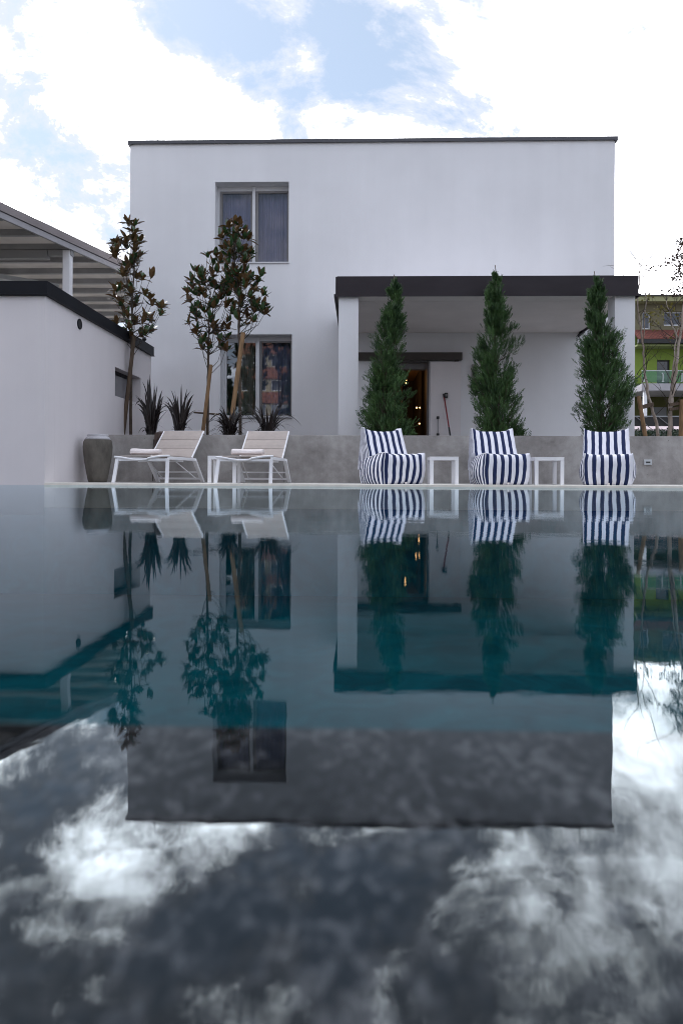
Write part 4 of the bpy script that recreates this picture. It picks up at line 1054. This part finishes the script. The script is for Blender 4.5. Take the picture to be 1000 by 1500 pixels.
stake((948.5, 641), (935, 580), 12.3, .036, 'wood', 'slanted stake tied to the leaning birch next to the pillar')
stake((997, 641), (999, 585), 11.9, .042, 'wood', 'upright stake tied to the forked birch at the right edge')
a = at(937, 597, 12.28); b = at(956, 592, 12.38)
g = MB(); g.beam(a, b, .04, .07); tag(g.build('wooden_rail', M['wood_dark'], None), 'short brown batten joining stake and leaning birch', 'rail')
a = at(980, 593, 11.86); b = at(1012, 588, 11.92)
g = MB(); g.beam(a, b, .03, .05); g.beam(at(980, 600, 11.85), at(1012, 594, 11.95), .03, .05); tag(g.build('wooden_rail', M['wood_dark'], None), 'doubled brown batten holding the forked birch at the right edge', 'rail')

# ------------------------------------------------------------------ green building behind, right
GY = 34.0
def gp(px, py, Y=GY): return at(px, py, Y)
green = thing('apartment_building', (at(965, 600, GY).x, GY, 0), 'lime green apartment building with tiled skirt roof and glass balcony beyond the porch', 'building')
gx0 = gp(926, 500).x; gx1 = gx0 + 16
z_top = gp(965, 441).z; z_sk = gp(965, 483).z; z_sk2 = gp(965, 500).z; z_fl = gp(965, 567).z; z_fl2 = gp(965, 577).z
olive = mat('olive_render', (0.155, 0.14, 0.085), 0.9, .1, 1.0); lime = mat('lime_green_render', (0.19, 0.27, 0.045), 0.9, .12, 1.2)
wins = [[gp(940.5, 480).x, gp(953, 480).x, gp(965, 482).z, gp(965, 456).z], [gp(972, 480).x, gp(1004, 480).x, gp(965, 477).z, gp(965, 456).z], [gp(1015, 480).x, gp(1040, 480).x, gp(965, 477).z, gp(965, 456).z]]
g = MB(); grid_wall(g, gx0, gx1, z_sk - .2, z_top, GY, GY + .3, wins); g.build('upper_wall', olive, green)
dwin = [[gp(964.5, 540).x, gp(984, 540).x, z_fl, gp(965, 526).z], [gp(1020, 540).x, gp(1050, 540).x, z_fl, gp(965, 526).z]]
g = MB(); grid_wall(g, gx0, gx1, z_fl - .05, z_sk - .21, GY + .2, GY + .5, dwin); g.build('lower_wall', lime, green)
g = MB(); g.box(gx0, gx1, GY + 1.2, GY + 1.5, -.05, z_fl2); g.build('ground_floor_wall', mat('dark_olive_render', (0.06, 0.062, 0.014), .9, .15, 1), green)
g = MB(); g.box(gx0 + .05, gx1, GY + .51, GY + 9, z_fl, z_top - .1); g.box(gx0 + .05, gx1, GY + 1.51, GY + 9, 0, z_fl - .01); g.build('core', mat('building_core', (.1, .1, .1), .9), green)
g = MB(); g.box(gx0 - .3, gx1, GY - .55, GY + 9.3, z_top + .12, z_top + .19); g.build('roof', mat('dark_roof', (.03, .03, .03), .7), green)
g = MB(); g.box(gx0 - .28, gx1, GY - .5, GY + 9.2, z_top - .12, z_top + .119); g.build('cornice', mat('cornice_paint', (.30, .30, .16), .8, .1, 1), green)
g = MB(); g.add([(gx0, GY - .7, z_sk2), (gx1, GY - .7, z_sk2), (gx1, GY - .02, z_sk), (gx0, GY - .02, z_sk)], [(0, 1, 2, 3)])
g.add([(gx0, GY - .7, z_sk2 - .06), (gx1, GY - .7, z_sk2 - .06), (gx1, GY - .02, z_sk - .06), (gx0, GY - .02, z_sk - .06)], [(3, 2, 1, 0)])
tile = bpy.data.materials.new('brown_roof_tiles'); tile.use_nodes = True
tt = NT(tile.node_tree); bk_ = tt.n('ShaderNodeTexBrick', ins={'Vector': tt.coord((1, 1, 1.2)), 'Color1': (.24, .07, .05, 1), 'Color2': (.16, .05, .038, 1), 'Mortar': (.03, .012, .01, 1), 'Scale': 3.0, 'Mortar Size': .03})
tile.node_tree.links.new(bk_.outputs[0], tile.node_tree.nodes['Principled BSDF'].inputs['Base Color']); tile.node_tree.nodes['Principled BSDF'].inputs['Roughness'].default_value = .8
g.build('skirt_roof', tile, green)
g = MB(); g.box(gx0, gx1, GY - .74, GY - .6, z_sk2 - .22, z_sk2 - .03); g.build('gutter', M['dark'], green)
g = MB(); g.box(gx0, gx1, GY - .6, GY + .19, z_sk2 - .34, z_sk2 - .25); g.build('eaves_board', mat('eaves_green', (.22, .26, .10), .8), green)
for w in wins + dwin:
    g = MB(); f = .06; Yw = GY + (.12 if w[2] > z_sk2 else .32)
    g.box(w[0], w[0] + f, Yw, Yw + .08, w[2], w[3]); g.box(w[1] - f, w[1], Yw, Yw + .08, w[2], w[3]); g.box(w[0] + f, w[1] - f, Yw, Yw + .08, w[3] - f, w[3]); g.box(w[0] + f, w[1] - f, Yw, Yw + .08, w[2], w[2] + f * 1.4)
    wo = g.build('window', M['frame'] if w[2] > z_sk2 else M['dark'], green)
    g = MB(); g.box(w[0] + f, w[1] - f, Yw + .03, Yw + .04, w[2] + f * 1.4, w[3] - f); g.build('glass_pane', mat('blue_grey_pane', (.05, .055, .075), .1, spec=.7) if w[2] > z_sk2 else M['glass_dark'], wo)
# balcony: slab, glass, posts
bx0 = gp(940, 570, GY - 1.4).x
g = MB(); g.box(bx0, gx1, GY - 1.4, GY + 1.19, z_fl2, z_fl); bal = g.build('balcony', mat('pale_slab', (.40, .39, .42), .8, .1, 2), green)
zg0, zg1 = z_fl + .05, gp(965, 543.5, GY - 1.35).z
g = MB(); g.box(bx0, gx1, GY - 1.37, GY - 1.35, zg0, zg1); g.build('glass_balustrade', M['glass_green'], bal)
g = MB(); g.box(bx0, gx1, GY - 1.385, GY - 1.34, zg1, zg1 + .04); 
for k in range(8):
    x = gp(943, 560, GY - 1.4).x + k * .88
    g.box(x - .018, x + .018, GY - 1.42, GY - 1.372, zg0 + .05, zg1 - .1); g.box(x - .05, x + .05, GY - 1.42, GY - 1.372, zg0 + .02, zg0 + .05); g.box(x - .05, x + .05, GY - 1.42, GY - 1.372, zg1 - .13, zg1 - .10)
g.build('balustrade_post', M['plate'], bal)
g = MB()
for px in (944.5, 1010): 
    x = gp(px, 590, GY - 1.2).x; g.box(x - .075, x + .075, GY - 1.25, GY - 1.1, -.05, z_fl2 - .002)
g.build('column', M['white'], green)
g = MB(); x = gp(980, 600).x; g.box(x - .4, x + .35, GY + 1.1, GY + 1.19, 0, gp(965, 593).z); g.build('door', mat('grey_door', (.13, .135, .14), .5), green)

# strip of things between: black mesh fence with braces, pale awning, hedge
FY = 21.0
fx0 = at(926, 600, FY).x; fx1 = at(1040, 600, FY).x + 2
t_ = thing('garden_fence', ((fx0 + fx1) / 2, FY, 0), 'black panel fence with pale top rail and diagonal braces beyond the birches', 'fence')
zf1 = at(965, 609, FY).z; zf0 = at(965, 624, FY).z
g = MB(); g.box(fx0, fx1, FY + .02, FY + .06, zf0, zf1 - .04); g.build('panel', mat('black_panel', (.012, .010, .011), .45, .5, 1.2), t_)
g = MB(); g.box(fx0, fx1, FY - .02, FY + .06, zf1 - .03, zf1); g.build('top_rail', mat('pale_rail', (.34, .36, .38), .4), t_)
g = MB()
for k in range(4):
    x = at(931 + 33 * k, 611, FY).x; x2 = at(955 + 33 * k, 630, FY).x; g.beam((x, FY - .04, at(965, 611, FY).z), (x2, FY - .04, at(965, 630, FY).z), .02, .018)
g.build('brace', M['sash'], t_)
g = MB()
for k in range(5): x = fx0 + .3 + k * (fx1 - fx0 - .6) / 4; g.box(x - .03, x + .03, FY + .061, FY + .12, -.06, zf1 - .05)
g.build('post', M['dark'], t_)
t_ = thing('awning', (at(965, 626, 23).x, 23, 0), 'low pale pink awning seen under the black fence panels', 'awning')
x0_ = at(915, 626, 23).x; x1_ = at(1040, 626, 23).x + 1.5
zz = at(965, 628.5, 23).z; z2 = at(965, 621, 25).z
g = MB(); g.add([(x0_, 23, zz), (x1_, 23, zz), (x1_, 25, z2), (x0_, 25, z2), (x0_, 23, zz - .05), (x1_, 23, zz - .05), (x1_, 25, z2 - .05), (x0_, 25, z2 - .05)], [(0, 1, 2, 3), (7, 6, 5, 4), (0, 4, 5, 1), (3, 2, 6, 7), (0, 3, 7, 4), (1, 5, 6, 2)]); g.build('fabric', M['pinkish'], t_)
g = MB()
for x in (x0_ + .1, x1_ - .1): g.box(x - .03, x + .03, 24.0, 24.06, -.06, (zz + z2) / 2 - .06)
g.build('post', M['dark'], t_)
def leafmass(name, x0, x1, y0, y1, z0, z1, n, m, label, cat, seed, size=.06):
    r = random.Random(seed); g = MB()
    for k in range(n):
        x = r.uniform(x0, x1); y = r.uniform(y0, y1); z = z0 + (z1 - z0) * r.random() ** .7 + .06 * noise.noise(Vector((x * 3, y * 3, 0)))
        leaf(g, Vector((x, y, z)), rand_dir(r), rand_dir(r), size * r.uniform(.6, 1.3), size * .6, .1)
    t = thing(name, ((x0 + x1) / 2, (y0 + y1) / 2, 0), label, cat); g.build('foliage', M[m], t)
    g = MB(); g.box(x0 + .1, x1 - .1, y0 + .15, y1 - .15, -.05, z1 - .18); g.build('branches', M['twig'], t)
leafmass('hedge', at(920, 630, 19.5).x, at(1040, 630, 19.5).x, 19.3, 20.0, .3, at(965, 629.5, 19.5).z, 5200, 'hedge', 'dark clipped hedge just above the concrete wall under the birches', 'hedge', 3)

# ------------------------------------------------------------------ across the pool, behind the camera (seen mirrored in the windows)
def back_building(name, x0, x1, Y, H, base_m, band_m, label, floors, seed):
    t = thing(name, ((x0 + x1) / 2, Y, 0), label, 'building')
    cols = max(2, int((x1 - x0) / 3.2)); holes = []
    fh = H / floors
    for fl in range(floors):
        for c in range(cols):
            xc = x0 + (c + .5) * (x1 - x0) / cols; holes.append([xc - 1.45, xc + 1.45, fl * fh + 1.35, fl * fh + 2.65])
    g = MB(); grid_wall(g, x0, x1, 0, H, Y - .3, Y, holes); g.box(x0, x1, Y - 8, Y - .9, 0, H - .1); g.build('wall', base_m, t)
    g = MB()
    for c in range(0, cols, 2):
        a = x0 + c * (x1 - x0) / cols
        for fl in range(floors): g.box(a + .02, a + (x1 - x0) / cols * 1.72, Y + .001, Y + .25, fl * fh - .1, fl * fh + 1.2)
    g.build('balcony', band_m, t)
    g = MB(); g.box(x0 - .3, x1 + .3, Y - 8.2, Y + .4, H, H + .25); g.build('roof', M['cap'], t)
    for h in holes:
        g = MB(); a, b, c, d = h; Yw = Y - .15; f = .09
        g.box(a, a + f, Yw - .06, Yw, c, d); g.box(b - f, b, Yw - .06, Yw, c, d); g.box(a + f, b - f, Yw - .06, Yw, d - f, d); g.box(a + f, b - f, Yw - .06, Yw, c, c + f); g.box((a + b) / 2 - .04, (a + b) / 2 + .04, Yw - .06, Yw, c + f, d - f)
        wo = g.build('window', M['white'], t)
        g = MB(); g.box(a + f, b - f, Yw - .04, Yw - .03, c + f, d - f); g.build('glass_pane', M['glass_dark'], wo)
cream = mat('cream_render', (.50, .42, .28), .9, .08, 1.0); orange = mat('orange_render', (.36, .14, .085), .9, .1, 1.0)
back_building('tower_block', -14.3, 14, -50, 20.2, cream, orange, 'orange and cream apartment block mirrored in the ground floor window', 7, 1)
back_building('town_house', -30, -15.5, -44, 8.5, cream, cream, 'cream town house mirrored at the left of the ground floor window', 3, 2)
def round_tree(x, Y, H, Rr, label, seed):
    r = random.Random(seed); t = thing('broadleaf_tree', (x, Y, 0), label, 'tree', 'trees across the pool mirrored in the windows')
    g = MB(); g.tube([(x, Y, -.05), (x + .1, Y, H * .4), (x, Y, H * .85)], [.16, .11, .04], 8); g.build('trunk', M['bark'], t)
    g = MB(); cl = [Vector((x, Y, H * .68)) + Vector((r.gauss(0, Rr * .5), r.gauss(0, Rr * .5), r.gauss(0, H * .16))) for k in range(26)]
    for k in range(2200):
        c = r.choice(cl); leaf(g, c + rand_dir(r) * Rr * .36 * r.random() ** .5, rand_dir(r), rand_dir(r), .2, .12, .1)
    g.build('crown', M['hedge'], t)
round_tree(-4.7, -15, 8.3, .5, 'broadleaf tree across the pool mirrored in the right pane of the ground floor window', 1)
round_tree(-7.35, -15, 8.6, .42, 'narrow broadleaf tree across the pool mirrored beside the window post', 2)
round_tree(-8.9, -16, 7.6, .7, 'broadleaf tree across the pool mirrored in the left pane of the ground floor window', 3)

# ------------------------------------------------------------------ render settings
scene.view_settings.view_transform = 'Standard'; scene.view_settings.look = 'None'
scene.view_settings.exposure = 0.50; scene.view_settings.gamma = 1.0
cy = scene.cycles
cy.use_denoising = True; cy.pixel_filter_type = 'BLACKMAN_HARRIS'; cy.filter_width = 1.0
cy.max_bounces = 8; cy.diffuse_bounces = 4; cy.glossy_bounces = 4; cy.transparent_max_bounces = 12
cy.sample_clamp_indirect = 6.0; cy.caustics_reflective = False; cy.caustics_refractive = False
